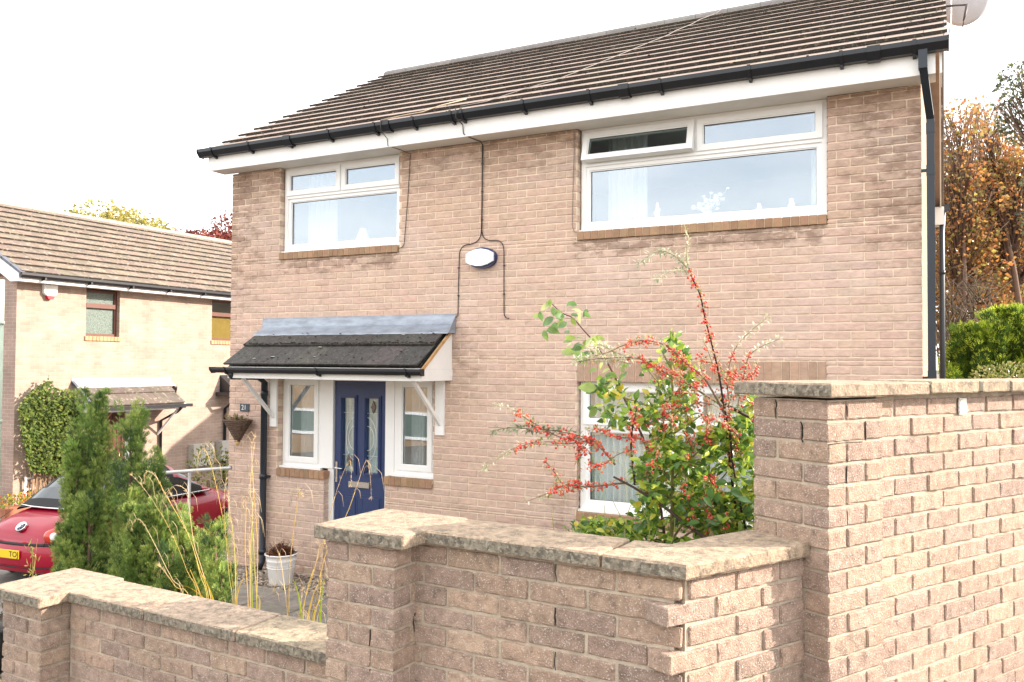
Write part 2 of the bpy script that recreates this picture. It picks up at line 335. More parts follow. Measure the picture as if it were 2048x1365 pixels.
# ------------------------------------------------------------------ the main brick house
HW = 7.79; HD = 7.0
house = thing('brick_house', (3.9, 0, -2.4), 'two-storey pinkish brick house with white windows, dark tiled roof and blue front door', 'house')
OP = [(.79, 2.53, 1.3105, 2.60), (4.69, 7.045, 1.3105, 2.60), (.80, 3.00, -1.28, -.075), (1.512, 2.375, -2.6, -1.1), (4.69, 7.035, -1.475, .117)]
ZT, ZB = 2.435, -2.475
def smooth(a, b, x):
    t = max(0, min(1, (x-a)/(b-a))); return t*t*(3-2*t)
from mathutils import noise as mn
def fcol(x, z):
    base = Vector((.57, .408, .329))
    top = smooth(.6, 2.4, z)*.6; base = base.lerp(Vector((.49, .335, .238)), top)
    low = smooth(-.2, -2.2, z); base = base.lerp(Vector((.54, .385, .306)), low*.7)
    d = 0
    n = mn.noise(Vector((x*2.3, z*3.1, 1)))
    # weathering: under the eaves, both top corners, below the sills
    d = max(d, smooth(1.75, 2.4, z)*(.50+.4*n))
    d = max(d, smooth(1.0, .15, x)*smooth(.4, 2.0, z)*(.62+.8*n))
    d = max(d, smooth(6.95, 7.45, x)*smooth(.6, 2.0, z)*(.62+.8*n))
    for a, b in ((.8, 2.53), (4.69, 7.05)):
        if a-.05 < x < b+.05: d = max(d, smooth(1.12, 1.25, z)*smooth(1.33, 1.30, z)*(.42+1.1*mn.noise(Vector((x*5, 3, 5)))))
    if 4.2 < x < 4.68: d = max(d, smooth(4.2, 4.5, x)*smooth(-.6, -1.7, z)*.4)
    if 3.2 < x < 3.6: d = max(d, smooth(-.5, .2, z)*smooth(.5, .2, z)*.3)
    base = base.lerp(Vector((.20, .13, .095)), max(0, min(.6, d*.55)))
    base = base.lerp(Vector((.62, .50, .45)), max(0, mn.noise(Vector((x*1.1, z*1.7, 9))))*.6)
    return tuple(base)
OE = [v for o in OP for v in o[:2]]
def cut(x0, x1, z0, z1):
    segs = [(x0, x1)]
    for a, b, c, d in OP:
        if z1 <= c+.001 or z0 >= d-.001: continue
        ns = []
        for p, q in segs:
            if q <= a or p >= b: ns.append((p, q)); continue
            if p < a: ns.append((p, a))
            if q > b: ns.append((b, q))
        segs = ns
    return segs
mb = MB()
zs = sorted(set([round(k*.075, 4) for k in range(-33, 33)]+[1.3105, -1.28, -1.475, .117, -.075, ZT, ZB]))
zs = [z for z in zs if ZB <= z <= ZT]
zz = [zs[0]]
for z in zs[1:]:
    if z-zz[-1] > .012: zz.append(z)
for r in range(len(zz)-1):
    z0, z1 = zz[r], zz[r+1]; row = int(math.floor((z0+.001)/.075+100))
    off = 0 if row % 2 else -.1113
    x = off
    while x < HW-.02:
        a, b = max(0, x), min(HW, x+.2226)
        for p, q in cut(a, b, z0, z1):
            if q-p < .03: continue
            g = .005; gl = 0 if (p < .001 or any(abs(p-e) < .001 for e in OE)) else g; gr = 0 if (q > HW-.001 or any(abs(q-e) < .001 for e in OE)) else g
            mb.gbox((p+gl, rnd.uniform(-.003, .002), z0+g), (1, 0, 0), (0, 0, 1), (0, 1, 0), q-p-gl-gr, z1-z0-2*g, .1,
                    0, jc(fcol((p+q)/2, (z0+z1)/2), .055, .02), r=.005, jit=.0012, seg=.11)
        x += .2226
# mortar core behind the bricks
xs = sorted(set([0, HW]+[v for o in OP for v in o[:2]])); zc = sorted(set([ZB, ZT]+[v for o in OP for v in o[2:] if ZB < v < ZT]))
for i in range(len(xs)-1):
    for j in range(len(zc)-1):
        mx_, mz_ = (xs[i]+xs[i+1])/2, (zc[j]+zc[j+1])/2
        if any(a < mx_ < b and c < mz_ < d for a, b, c, d in OP): continue
        def hole(k_): 
            if k_ < 0 or k_ > len(xs)-2: return True
            q_ = (xs[k_]+xs[k_+1])/2; return any(a < q_ < b and c < mz_ < d for a, b, c, d in OP)
        mb.box(xs[i]+(.007 if hole(i-1) else 0), xs[i+1]-(.007 if hole(i+1) else 0), .006, .25, zc[j], zc[j+1], 1)
# soldier course over the lower window
x = 4.69; n = 31; wd = (7.035-4.69)/n
for i in range(n):
    mb.gbox((4.69+i*wd+.004, -.002, -.098), (1, 0, 0), (0, 0, 1), (0, 1, 0), wd-.008, .208, .1, 0, jc((.42, .28, .20), .10), r=.004, seg=.08)
mb.box(4.69, 7.035, .006, .25, -.095, .117, 1)
mb.build('front_wall', [MT['brick'], MT['mortar']], house)
bm_side = brickmat('side_brickwork', (.34, .24, .16), (.30, .20, .14), (.42, .33, .23), axis='y')
bm_front = brickmat('rear_brickwork', (.40, .28, .22), (.35, .24, .18), (.50, .40, .30), axis='x')
EZ = 2.44; RY = 3.5; RZ = 4.80
for nm, x0, x1 in (('side_wall', HW-.1, HW-.003), ('side_wall', .003, .1)):
    mb = MB(); mb.prism([(.254, ZB-.6), (HD, ZB-.6), (HD, EZ+.14), (RY, RZ-.12), (.254, EZ+.26)], 0, x0, x1)
    mb.prism([(.1, ZB-.3), (.254, ZB-.3), (.254, EZ+.14), (.1, EZ+.1)], 0, x0, x1); mb.build(nm, bm_side, house)
mb = MB(); mb.box(.1, HW-.1, HD-.1, HD-.003, ZB-.6, EZ); mb.build('rear_wall', bm_front, house)
mb = MB(); mb.box(0, HW, -.012, .1, -2.9, ZB-.002); mb.build('plinth', MT['mortar'], house)
# inside: floors, ceiling, partitions and back wall of the front rooms
mb = MB()
mb.box(.11, HW-.11, .26, 6.8, -2.3, -2.25); mb.box(.11, HW-.11, .26, 6.8, .18, .42); mb.box(.11, HW-.11, .26, 6.8, 2.47, 2.5)
mb.box(.11, HW-.11, 3.3, 3.4, -2.25, 2.47); mb.box(3.5, 3.6, .26, 3.3, -2.25, 2.47)
mb.box(.26, .28, .3, 3.3, -2.25, 2.47)
mb.build('interior', MT['room'], house)

# ---- roof
def tiled_slope(mb, x0, x1, y0, z0, y1, z1, rows, tw, colf, axis='y', thick=.029, tilt=.013, gap=.004, m=0):
    """rows of tiles from the eave (y0,z0) to the ridge (y1,z1); axis 'y': tiles run along X, slope in Y"""
    sl = Vector((0, y1-y0, z1-z0)); Ls = sl.length; sl.normalize(); up = Vector((0, -sl.z, sl.y))
    if y1 < y0: up = Vector((0, sl.z, -sl.y))
    if up.z < 0: up = -up
    g = Ls/rows
    for r in range(rows):
        n = int(round((x1-x0)/tw)); o = .5*tw if r % 2 else 0
        xx = x0
        k = 0
        while xx < x1-.01:
            xe = min(x1, x0+(k+1)*tw-(o if r % 2 else 0)) 
            if xe-xx > .01:
                a = xx+gap/2; b = xe-gap/2; ji = rnd.uniform(0, .0025); sg = rnd.uniform(-.003, .003)
                base = Vector((0, y0, z0))+sl*(g*r-.0+sg)+up*(tilt+ji); end = Vector((0, y0, z0))+sl*(g*(r+1)+.03)+up*(-.004)
                P = []
                for xq in (a, b):
                    P += [(xq, base.y, base.z), (xq, end.y, end.z), (xq, end.y+up.y*.01, end.z+up.z*.01), (xq, base.y+up.y*thick, base.z+up.z*thick)]
                fs = [(0,1,2,3),(7,6,5,4),(3,2,6,7),(1,0,4,5),(2,1,5,6)]; fb = [(0,3,7,4)]
                if y1 < y0: fs = [tuple(reversed(f)) for f in fs]; fb = [tuple(reversed(f)) for f in fb]
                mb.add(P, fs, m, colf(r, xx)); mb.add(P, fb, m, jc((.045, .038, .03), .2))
            xx = xe; k += 1
ROWS = 14
mb = MB()
def rc(r, x): return jc((.29, .22, .182), .10, .04)
tiled_slope(mb, -.14, 7.99, -.31, 2.66, RY, RZ, ROWS, .30, rc)
mb.prism([(-.28, 2.665), (RY, RZ+.002), (RY, RZ-.05), (-.25, 2.62)], 0, -.133, 7.97, 0, (.1, .08, .07))
roof = mb.build('roof', MT['tile'], house)
mb = MB(); tiled_slope(mb, -.14, 7.99, 7.31, 2.66, RY, RZ, ROWS, .30, rc)
mb.prism([(7.28, 2.655), (RY, RZ-.01), (RY, RZ-.05), (7.25, 2.62)], 0, -.11, 7.96, 0, (.1, .08, .07)); mb.build('rear_roof', MT['tile'], house)
mb = MB()
for i in range(19):
    a = -.14+i*.428; b = min(7.99, a+.424)
    pr = [(RY+.125*cos(t), RZ-.045+.105*sin(t)) for t in [pi*k/8 for k in range(9)]]
    mb.prism(pr, 0, a, b, 0, jc((.19, .18, .17), .12))
mb.build('ridge_tiles', MT['tile'], roof)
# moss along the tile butts
mb = MB(); sl = Vector((0, RY+.31, RZ-2.66)); Ls = sl.length; sl.normalize(); up = Vector((0, -sl.z, sl.y))
for i in range(750):
    r = rnd.randrange(ROWS); x = rnd.uniform(-.1, 7.95)
    if mn.noise(Vector((x*1.3, r*.7, 4))) < -.12 and rnd.random() < .75: continue
    p = Vector((x, -.31, 2.66))+sl*(Ls/ROWS*r+rnd.choice([-.004, -.002, rnd.uniform(0, .25)]))+up*(.036 if rnd.random() < .4 else rnd.uniform(.012, .045))
    q = rnd.random(); c = (.035, .028, .018) if q < .7 else ((.22, .15, .08) if q < .9 else (.07, .08, .03))
    mb.ico(p, rnd.uniform(.004, .011), 0, jc(c, .3), (1.6, 1, .6), .3)
tag(mb.build('moss', MT['moss'], roof), kind='stuff')
# fascia, soffit, gutter
mb = MB(); mb.box(-.13, 7.90, -.272, -.25, 2.43, 2.63); mb.build('fascia', MT['fascia'], house)
mb = MB(); mb.box(-.13, 7.90, -.25, .0, 2.438, 2.45); mb.box(.79, 2.53, 0, .09, 2.438, 2.45); mb.box(4.69, 7.045, 0, .09, 2.438, 2.45)
mb.box(-.13, -.115, -.25, .05, 2.45, 2.60)
mb.build('soffit', pm('soffit_board', (.74, .72, .68), .6, .06, 3), house)
def gutter(x0, x1, y, z, h, d, parent, mat, brackets, name='gutter', bl=.055):
    """angular gutter: front face leans out; y is the back, z the top"""
    mb = MB(); t = .006
    pr = [(y, z), (y, z-h), (y-d*.62, z-h), (y-d, z-h*.38), (y-d, z), (y-d-.008, z), (y-d-.008, z-h*.40), (y-d*.66, z-h-t), (y+.002, z-h-t), (y+.002, z)]
    pr = [(y, z-.012), (y, z-h), (y-d*.62, z-h), (y-d, z-h*.42), (y-d, z), (y-d+.006, z), (y-d+.006, z-.02), (y-.006, z-.02)]
    mb.prism(pr, 0, x0, x1)
    for e0, e1 in ((x0-.012, x0), (x1, x1+.012)):
        mb.prism([(y, z+.002), (y, z-h-.006), (y-d*.64, z-h-.006), (y-d-.006, z-h*.42), (y-d-.006, z+.002)], 0, e0, e1)
    g = mb.build(name, mat, parent)
    for bx in brackets:
        mb = MB()
        mb.prism([(y-d*.0, z-h-.03), (y-.001, z-h-.002), (y-d*.64, z-h-.002), (y-d-.002, z-h*.42), (y-d-.002, z+.004), (y-d-.010, z+.004), (y-d-.010, z-h*.45), (y-d*.66, z-h-.012)], 0, bx-.014, bx+.014)
        mb.build('gutter_bracket', mat, g)
    return g
gt = gutter(-.20, 7.985, -.275, 2.685, .092, .108, house, MT['black'], [.02, .62, 1.22, 1.82, 2.45, 2.95, 3.42, 3.55, 4.25, 4.95, 5.65, 6.45, 7.20, 7.75])
for bx in (1.22, 2.6, 5.3, 7.45):
    mb = MB(); mb.prism([(-.277, 2.689), (-.277, 2.58), (-.35, 2.578), (-.394, 2.64), (-.394, 2.689)], 0, bx-.05, bx+.05); mb.build('gutter_joint', MT['black'], gt)
# bargeboards at both gables
bmat = pm('bargeboard', (.50, .40, .35), .7, .12, 5)
wmat = pm('white_bargeboard', (.78, .77, .74), .5, .06, 4)
for X in (7.93, -.13):
    for y0, y1 in ((-.26, RY), (7.26, RY)):
        mb = MB(); mb.prism([(y0, 2.62), (y1, RZ-.055), (y1, RZ-.24), (y0, 2.43)], 0, X, X+.018); mb.build('bargeboard', wmat, house)
        mb = MB(); mb.prism([(y0, 2.615), (y1, RZ-.06), (y1, RZ-.08), (y0, 2.595)], 0, min(X, 7.69) if X > 1 else -.11, X if X > 1 else 0.0); mb.build('verge_soffit', bmat, house)
mb = MB(); mb.box(7.80, 7.985, 7.02, 7.30, 2.30, 2.58); mb.build('eaves_box', wmat, house)
mb = MB(); mb.prism([(7.30, 2.66), (7.30, 2.56), (7.37, 2.56), (7.42, 2.61), (7.42, 2.66)], 0, -.2, 8.06); mb.build('rear_gutter', MT['black'], house)
mb = MB(); mb.obox((-.1, 7.2, 2.4), (1, 0, 0), (0, 0, 1), (0, -1, 0), 8.0, .18, .02); mb.build('rear_fascia', MT['fascia'], house)

# ---- windows
def bars(mb, x0, x1, z0, z1, bw, y0, y1, top=None, bot=None):
    t = bw if top is None else top; b = bw if bot is None else bot
    mb.box(x0, x0+bw, y0, y1, z0, z1); mb.box(x1-bw, x1, y0, y1, z0, z1)
    mb.box(x0+bw, x1-bw, y0, y1, z1-t, z1); mb.box(x0+bw, x1-bw, y0, y1, z0, z0+b)
def sash(x0, x1, z0, z1, y0, y1, bw, parent, glass, name='opening_light', M=None):
    mb = MB(M); bars(mb, x0, x1, z0, z1, bw, y0, y1)
    # inner bead
    bars(mb, x0+bw-.001, x1-bw+.001, z0+bw-.001, z1-bw+.001, .012, y0+.012, y1-.004)
    s_ = mb.build(name, MT['white'], parent)
    mb = MB(M); mb.box(x0+bw-.004, x1-bw+.004, y0+.028, y0+.034, z0+bw-.004, z1-bw+.004); mb.build('pane', glass, parent)
    gk = MB(M); bars(gk, x0+bw+.010, x1-bw-.010, z0+bw+.010, z1-bw-.010, .004, y0+.020, y0+.0275); gk.build('gasket', MT['cable'], parent)
def brick_sill(x0, x1, z0, z1, y0, y1, parent, n, endface=False):
    mb = MB(); wd = (x1-x0)/n
    for i in range(n):
        mb.gbox((x0+i*wd+.004, y0+rnd.uniform(-.002, .002), z0+.002), (1, 0, 0), (0, 0, 1), (0, 1, 0), wd-.008, z1-z0-.004, y1-y0, 0, jc((.33, .20, .12), .14, .04), r=.004, seg=.08)
    mb.box(x0+.004, x1-.004, y0+.007, y1, z0+.004, z1-.006, 0, (.50, .40, .28))
    return mb.build('sill', MT['sill'], parent)
def casement(x0, x1, z0, z1, sx0, sx1, sz, n, openleft=False, sp=.0):
    y0, y1 = .075, .145; zm = z0+(z1-z0)*.66; xm = (x0+x1)/2
    mb = MB(); bars(mb, x0, x1, z0, z1, .045, y0, y1, bot=.062)
    mb.box(x0+.045, x1-.045, y0, y1, zm-.022, zm+.022); mb.box(xm-.022, xm+.022, y0, y1, zm+.022, z1-.045)
    mb.box(x0-.01, x1+.01, y0-.045, y0-.001, z0-.004, z0+.016)
    w_ = mb.build('window', MT['white'], house)
    sash(x0+.040, x1-.040, z0+.055, zm-.018, y0+.018, y1-.01, .040, w_, MT['pane'], 'fixed_light')
    sash(xm+.012, x1-.035, zm+.012, z1-.035, y0-.018, y1-.02, .052, w_, MT['pane'])
    if openleft:
        H = Matrix.Translation((0, y0-.018, z1-.035)) @ Matrix.Rotation(radians(-17), 4, 'X') @ Matrix.Translation((0, -(y0-.018), -(z1-.035)))
        sash(x0+.035, xm-.012, zm+.012, z1-.035, y0-.022, y1-.024, .052, w_, MT['pane_dark'], M=H)
    else: sash(x0+.035, xm-.012, zm+.012, z1-.035, y0-.018, y1-.02, .052, w_, MT['pane'])
    brick_sill(sx0, sx1, sz, sz+.088, -.022, .12, w_, n)
    return w_
casement(.80, 2.52, 1.402, 2.436, .80, 2.53, 1.312, 23)
casement(4.70, 7.037, 1.402, 2.436, 4.69, 7.045, 1.312, 31, True)
casement(4.70, 7.03, -1.382, -.10, 4.69, 7.035, -1.474, 31)

# ---- door set: two side lights and the blue door in one white frame
ent = MB(); y0, y1 = .085, .155
for a, b, c, d in ((.803, 1.40, -1.168, -.08), (2.44, 2.99, -1.168, -.08)): bars(ent, a, b, c, d, .05, y0, y1)
ent.box(1.402, 1.575, y0-.012, y1, -1.165, -.08)
ent.box(1.50, 1.583, y0+.001, y1-.002, -2.45, -1.167); ent.box(1.583, 2.315, y0+.003, y1, -.135, -.08); ent.box(2.315, 2.437, y0-.004, y1, -2.45, -.08)
ent.box(.79, 1.42, y0-.05, y0+.002, -1.19, -1.166); ent.box(2.44, 3.0, y0-.05, y0+.002, -1.19, -1.166)
fr = ent.build('entrance_frame', MT['white'], house)
sash(.85, 1.353, -1.12, -.128, .07, .13, .058, fr, MT['pane'], 'side_light'); sash(2.487, 2.943, -1.12, -.128, .07, .13, .058, fr, MT['pane'], 'side_light')
def small_sill(x0, x1, n):
    mb = MB(); wd = (x1-x0)/n
    for i in range(n): mb.gbox((x0+i*wd+.004, -.025+rnd.uniform(-.002, .002), -1.284), (1, 0, 0), (0, 0, 1), (0, 1, 0), wd-.008, .092, .13, 0, jc((.33, .20, .12), .14, .04), r=.004, seg=.08)
    mb.box(x0+.004, x1-.004, -.018, .1, -1.282, -1.196, 0, (.50, .40, .28)); mb.build('sill', MT['sill'], fr)
small_sill(.80, 1.530, 10); small_sill(2.37, 3.01, 8)
# door leaf built as rails and stiles with two tall lights
D0, D1, DZ0, DZ1 = 1.587, 2.311, -2.32, -.137
mb = MB(); ya, yb = .10, .15
G = [(1.700, 1.872), (2.040, 2.212)]; gz0, gz1 = -1.185, -.335
for a, b in ((D0, G[0][0]), (G[0][1], G[1][0]), (G[1][1], D1)): mb.box(a, b, ya, yb, gz0, gz1)
mb.box(D0, D1, ya, yb, gz1, DZ1); mb.box(D0, D1, ya, yb, DZ0, gz0)
dr = mb.build('door', MT['door'], house)
for a, b in G:
    mb = MB(); bars(mb, a-.035, b+.035, gz0-.035, gz1+.035, .034, ya-.016, ya+.01); bars(mb, a-.022, b+.022, gz0-.022, gz1+.022, .012, ya-.024, ya+.005); mb.build('moulding', MT['door'], dr)
    mb = MB(); mb.box(a-.002, b+.002, ya+.02, ya+.026, gz0, gz1); mb.build('glass', glassmat('door_glass', (.9, .95, .95), 1.6, .05, 1.2), dr)
    mb = MB(); mb.box(a-.002, b+.002, ya+.045, ya+.049, gz0, gz1); mb.build('obscure_backing', pm('obscured_glass', (.50, .55, .55), .5, .15, 8), dr)
    # leaded pattern
    mb = MB(); cx = (a+b)/2; yy = ya+.014; sgn = 1 if a < 1.9 else -1
    mb.tube([(cx-.035, yy, gz1), (cx-.035, yy, gz0)], .0028, 4); mb.tube([(cx+.045, yy, gz1), (cx+.045, yy, gz0)], .0028, 4)
    mb.tube([(a, yy, gz1-.17), (b, yy, gz1-.17)], .0028, 4); mb.tube([(a, yy, gz0+.19), (b, yy, gz0+.19)], .0028, 4)
    for k in (0, 1):
        mb.tube([(b if sgn > 0 else a, yy, gz1-.22-k*.10)]+[(cx+sgn*(.085-(.13-k*.035)*sin(t)), yy, gz1-.22-k*.10-.0-(.50-k*.22)*(1-cos(t))/2) for t in [pi*i/12 for i in range(1, 12)]]+[(b if sgn > 0 else a, yy, gz1-.72+k*.12)], .004, 5)
    mb.build('leading', pm('leading', (.75, .76, .76), .35, .05, 9, metal=.3), dr)
    mb = MB(); zc_ = gz1-.10 if sgn < 0 else gz0+.13
    mb.prism([(cx, zc_+.075), (cx+.035, zc_), (cx, zc_-.075), (cx-.035, zc_)], 1, yy-.006, yy+.004); mb.build('diamond', pm('bevel_diamond', (.12, .10, .09), .15, .3, 20), dr)
for a, b in ((1.675, 1.90), (1.995, 2.235)):
    mb = MB(); mb.gbox((a, ya-.012, -2.25), (1, 0, 0), (0, 0, 1), (0, 1, 0), b-a, .78, .012, r=.008, jit=0, seg=.2); mb.box(a-.02, b+.02, ya-.004, ya+.001, -2.27, -1.45); mb.build('raised_panel', MT['door'], dr)
mb = MB(); mb.gbox((1.80, ya-.022, -1.365), (1, 0, 0), (0, 0, 1), (0, 1, 0), .30, .075, .022, r=.006, jit=0, seg=.1); mb.build('letterbox', MT['chrome'], dr)
mb = MB(); mb.gbox((1.605, ya-.012, -1.32), (1, 0, 0), (0, 0, 1), (0, 1, 0), .03, .24, .012, r=.004, jit=0); mb.tube([(1.62, ya-.01, -1.15), (1.62, ya-.05, -1.15), (1.64, ya-.055, -1.15), (1.73, ya-.05, -1.153)], .009, 8); mb.build('handle', MT['chrome'], dr)
mb = MB(); mb.box(1.5, 2.44, .02, .16, -2.47, -2.32); mb.build('threshold', MT['mortar'], fr)

# ---- porch canopy
mb = MB(); CY = -.60
def cc(r, x): return jc((.062, .056, .052), .22, .05)
cx0, cx1 = .56, 3.215
tiled_slope(mb, cx0, cx1, CY-.03, .030, -.02, .47, 2, .332, cc, thick=.022, tilt=.014)
mb.prism([(CY, .02), (-.002, .45), (-.002, .42), (CY, -.0)], 0, cx0+.02, cx1-.02, 0, (.03, .03, .03))
can = mb.build('porch_canopy', MT['ctile'], house)
mb = MB()
for i in range(520):
    x = rnd.uniform(cx0, cx1); t = rnd.choice([0, .5])+abs(rnd.gauss(0, .02))+(.0 if rnd.random() < .88 else rnd.uniform(0, .3)); 
    if t > .82: continue
    q = rnd.random(); c = (.018, .013, .010) if q < .85 else (.07, .05, .03)
    mb.ico((x, CY-.03+.58*t, .030+.44*t+.036), rnd.uniform(.004, .010), 0, jc(c, .3), (1.9, 1.2, .5), .35)
tag(mb.build('moss', MT['moss'], can), kind='stuff')
for x, t, r in ((1.75, .42, .022), (1.80, .17, .017), (1.2, .17, .024), (.95, .12, .02), (2.75, .72, .02)):
    mb = MB(); mb.ico((x, CY-.03+.58*t, .030+.44*t+.034), r, 0, (.45, .45, .43), (1.3, 1, .25), .25); mb.build('bird_dropping', MT['moss'], can)
mb = MB(); xa, xb = .545, 3.285; nn = 34; vs = []; fs = []
for i in range(nn+1):
    x = xa+(xb-xa)*i/nn; j = rnd.uniform(-.005, .005)
    vs += [(x, -.006, .605+.4*j), (x, -.016+j*.5, .50+j), (x-.0, -.16+j, .405+j*.6), (x, -.17+j, .392+j*.6)]
for i in range(nn):
    for k in range(3): a = i*4+k; fs.append((a, a+1, a+5, a+4))
mb.add(vs, fs, 0, sm=False); mb.box(xa, xb, -.008, .004, .598, .609); 
mb.prism([(-.008, .60), (-.008, .40), (-.17, .393)], 0, xb-.003, xb+.002)
mb.build('lead_flashing', MT['lead'], can)
mb = MB(); mb.box(cx0+.03, 3.245, CY-.008, CY+.01, -.108, .022); mb.box(3.226, 3.245, CY+.01, -.002, -.108, .012); mb.box(cx0+.03, cx0+.048, CY+.01, -.002, -.108, .012)
mb.build('canopy_fascia', MT['fascia'], can)
mb = MB(); mb.prism([(CY+.01, .013), (-.002, .013), (-.002, .445)], 0, 3.222, 3.238); mb.build('side_board', MT['fascia'], can); mb = MB(); mb.prism([(CY+.01, .013), (-.002, .013), (-.002, .445)], 0, cx0+.032, cx0+.046); mb.build('side_board', MT['fascia'], can)
mb = MB(); mb.prism([(CY-.02, .012), (-.01, .455), (-.01, .415), (CY+.02, .0)], 0, 3.239, 3.256); mb.build('verge_timber', MT['wood'], can)
mb = MB(); mb.box(cx0+.05, 3.22, CY+.012, .08, -.104, -.090); mb.build('canopy_soffit', MT['fascia'], can)
gg = gutter(.40, 3.27, CY-.010, .016, .065, .085, can, MT['black'], [.62, 1.95, 3.10])
for x0, x1, s_ in ((.695, .80, 1), (3.045, 3.155, -1)):
    mb = MB(); mb.box(x0, x1, -.03, -.003, -.70, -.11); mb.build('wall_bracket', MT['fascia'], can)
    xm = (x0+x1)/2; mb = MB(); mb.obox((xm-.018, -.03, -.60), (1, 0, 0), Vector((0, -1, .93)).normalized(), Vector((0, .93, 1)).normalized(), .036, .70, .036); mb.build('bracket_strut', MT['fascia'], can)

# ---- downpipes
def clip(mb, p, ax=0): mb.box(p[0]-.05, p[0]+.05, p[1]-.045, p[1]+.08, p[2]-.012, p[2]+.012)
mb = MB(); px, py = .64, -.065
mb.tube([(px, -.62, -.04), (px, -.60, -.085), (px, -.18, -.10), (px, py, -.17), (px, py, -2.32), (px+.0, py-.06, -2.40)], .039, 14, m=0)
for z in (-.30, -1.30, -2.2): mb.tube([(px, py, z-.03), (px, py, z+.03)], .046, 14)
mb.box(px-.06, px+.06, py, -.001, -1.315, -1.29); mb.build('downpipe', MT['bluepipe'], house)
mb = MB(); a = .034
def sq(mb, P, a):
    for p, q in zip(P, P[1:]):
        p, q = Vector(p), Vector(q); d = (q-p); l = d.length; d.normalize(); u = Vector((1, 0, 0)); v = u.cross(d).normalized(); 
        mb.obox(p-u*a-v*a-d*.01, u, v, d, 2*a, 2*a, l+.02)
sq(mb, [(7.81, -.325, 2.60), (7.81, -.325, 2.47)], .033); sq(mb, [(7.81, -.325, 2.49), (7.858, -.03, 2.13)], .0295); sq(mb, [(7.858, -.03, 2.14), (7.858, -.03, -2.5)], .0300)
for z in (2.05, 1.70, .0, -.35): sq(mb, [(7.858, -.03, z-.03), (7.858, -.03, z+.03)], .033)
for z in (1.70, -.02): mb.box(7.788, 7.87, -.045, -.02, z-.012, z+.012)
mb.build('corner_downpipe', MT['bluepipe'], house)
mb = MB(); mb.tube([(7.97, 7.36, 2.55), (7.97, 7.36, 2.45), (7.95, 6.9, 2.15), (7.95, 6.9, -2.6)], .042, 10); mb.tube([(7.95, 6.9, 1.5), (7.95, 6.9, 1.56)], .05, 10); mb.build('rear_downpipe', MT['bluepipe'], house)

# ------------------------------------------------------------------ things fixed on or standing in the house
def cablet(name, pts, r, label, cat='cable', group=None, mat=None, clips=()):
    # pts in (x, y, z); smooth the corners a little
    t = thing(name, pts[0], label, cat, group); mb = MB(); mb.tube(pts, r, 6); mb.build('wire', mat or MT['cable'], t)
    if clips:
        for p in clips: mb = MB(); mb.box(p[0]-.01, p[0]+.01, p[1]-.006, p[1]+.012, p[2]-.004, p[2]+.004); mb.build('cable_clip', MT['cable'], t)
    return t
def arc(p0, p1, p2, n=6): return [tuple((Vector(p0)*(1-t)**2+Vector(p1)*2*t*(1-t)+Vector(p2)*t*t)) for t in [i/n for i in range(n+1)]]
yc = -.012
P = [(3.50, -.405, 2.70), (3.50, -.402, 2.60), (3.52, -.29, 2.55), (3.525, -.285, 2.46)]+arc((3.525, -.282, 2.46), (3.56, -.27, 2.42), (3.59, -.03, 2.43))+[(3.60, yc, 2.40), (3.598, yc, 1.9), (3.595, yc, 1.47)]
P += arc((3.595, yc, 1.47), (3.585, yc, 1.35), (3.44, yc, 1.345))+arc((3.44, yc, 1.345), (3.325, yc, 1.345), (3.325, yc, 1.22))+[(3.318, yc, .9), (3.314, yc, .59), (3.30, -.03, .565)]
cablet('wall_cable', P, .0052, 'black cable dropping from the gutter and bending left above the oval alarm box', group='cables on the front wall', clips=[(3.599, yc, z) for z in (2.2, 1.9, 1.6)]+[(3.317, yc, z) for z in (1.1, .8)])
P = [(3.607, yc-.004, 2.40), (3.605, yc-.004, 1.9), (3.602, yc-.004, 1.47)]+arc((3.602, yc, 1.47), (3.61, yc, 1.36), (3.76, yc, 1.37))+arc((3.76, yc, 1.37), (3.865, yc, 1.37), (3.866, yc, 1.24))+[(3.868, yc, .9), (3.871, yc, .62)]+arc((3.871, yc, .62), (3.872, yc, .54), (3.93, yc, .548))
cablet('wall_cable', P, .0052, 'black cable bending right above the oval alarm box and ending in a hook low down', group='cables on the front wall', clips=[(3.867, yc, z) for z in (1.1, .8)])
P = [(2.56, -.405, 2.69), (2.56, -.40, 2.58), (2.565, -.285, 2.52), (2.57, -.28, 2.44), (2.62, -.1, 2.43), (2.685, yc, 2.40), (2.675, yc, 2.2), (2.655, yc, 1.9), (2.63, yc, 1.6), (2.615, yc, 1.42)]+arc((2.615, yc, 1.42), (2.612, yc, 1.36), (2.55, yc, 1.355), 4)
cablet('wall_cable', P, .0042, 'thin cable running down beside the right edge of the upper left window', group='cables on the front wall')
P = [(4.652, yc, 2.415), (4.655, yc, 2.2), (4.645, yc, 1.9), (4.638, yc, 1.46), (4.66, yc, 1.40), (4.70, yc, 1.395)]
cablet('wall_cable', P, .0038, 'thin cable running down beside the left edge of the large upper window', group='cables on the front wall', mat=pm('grey_wire', (.22, .18, .15), .7, .1))
def roofpt(x, t, h=.05): return tuple(Vector((x, -.31, 2.66))+sl*(Ls*t)+up*h)
P = [(3.56, -.41, 2.705)]+[roofpt(*q) for q in ((3.72, .05), (3.95, .13), (4.25, .2), (4.38, .27), (4.62, .42), (4.85, .58), (4.98, .66), (5.0, .72), (5.12, .8), (5.15, .87), (5.30, .96), (5.42, 1.0, .12))]
cablet('roof_cable', P, .0042, 'pale cable lying slantwise across the main roof tiles up to the ridge', mat=pm('pale_cable', (.24, .22, .20), .7, .15, 9))
P = [(2.55, -.38, 2.70)]+[roofpt(*q) for q in ((2.75, .035), (2.95, .04), (3.05, .09), (3.3, .13))]
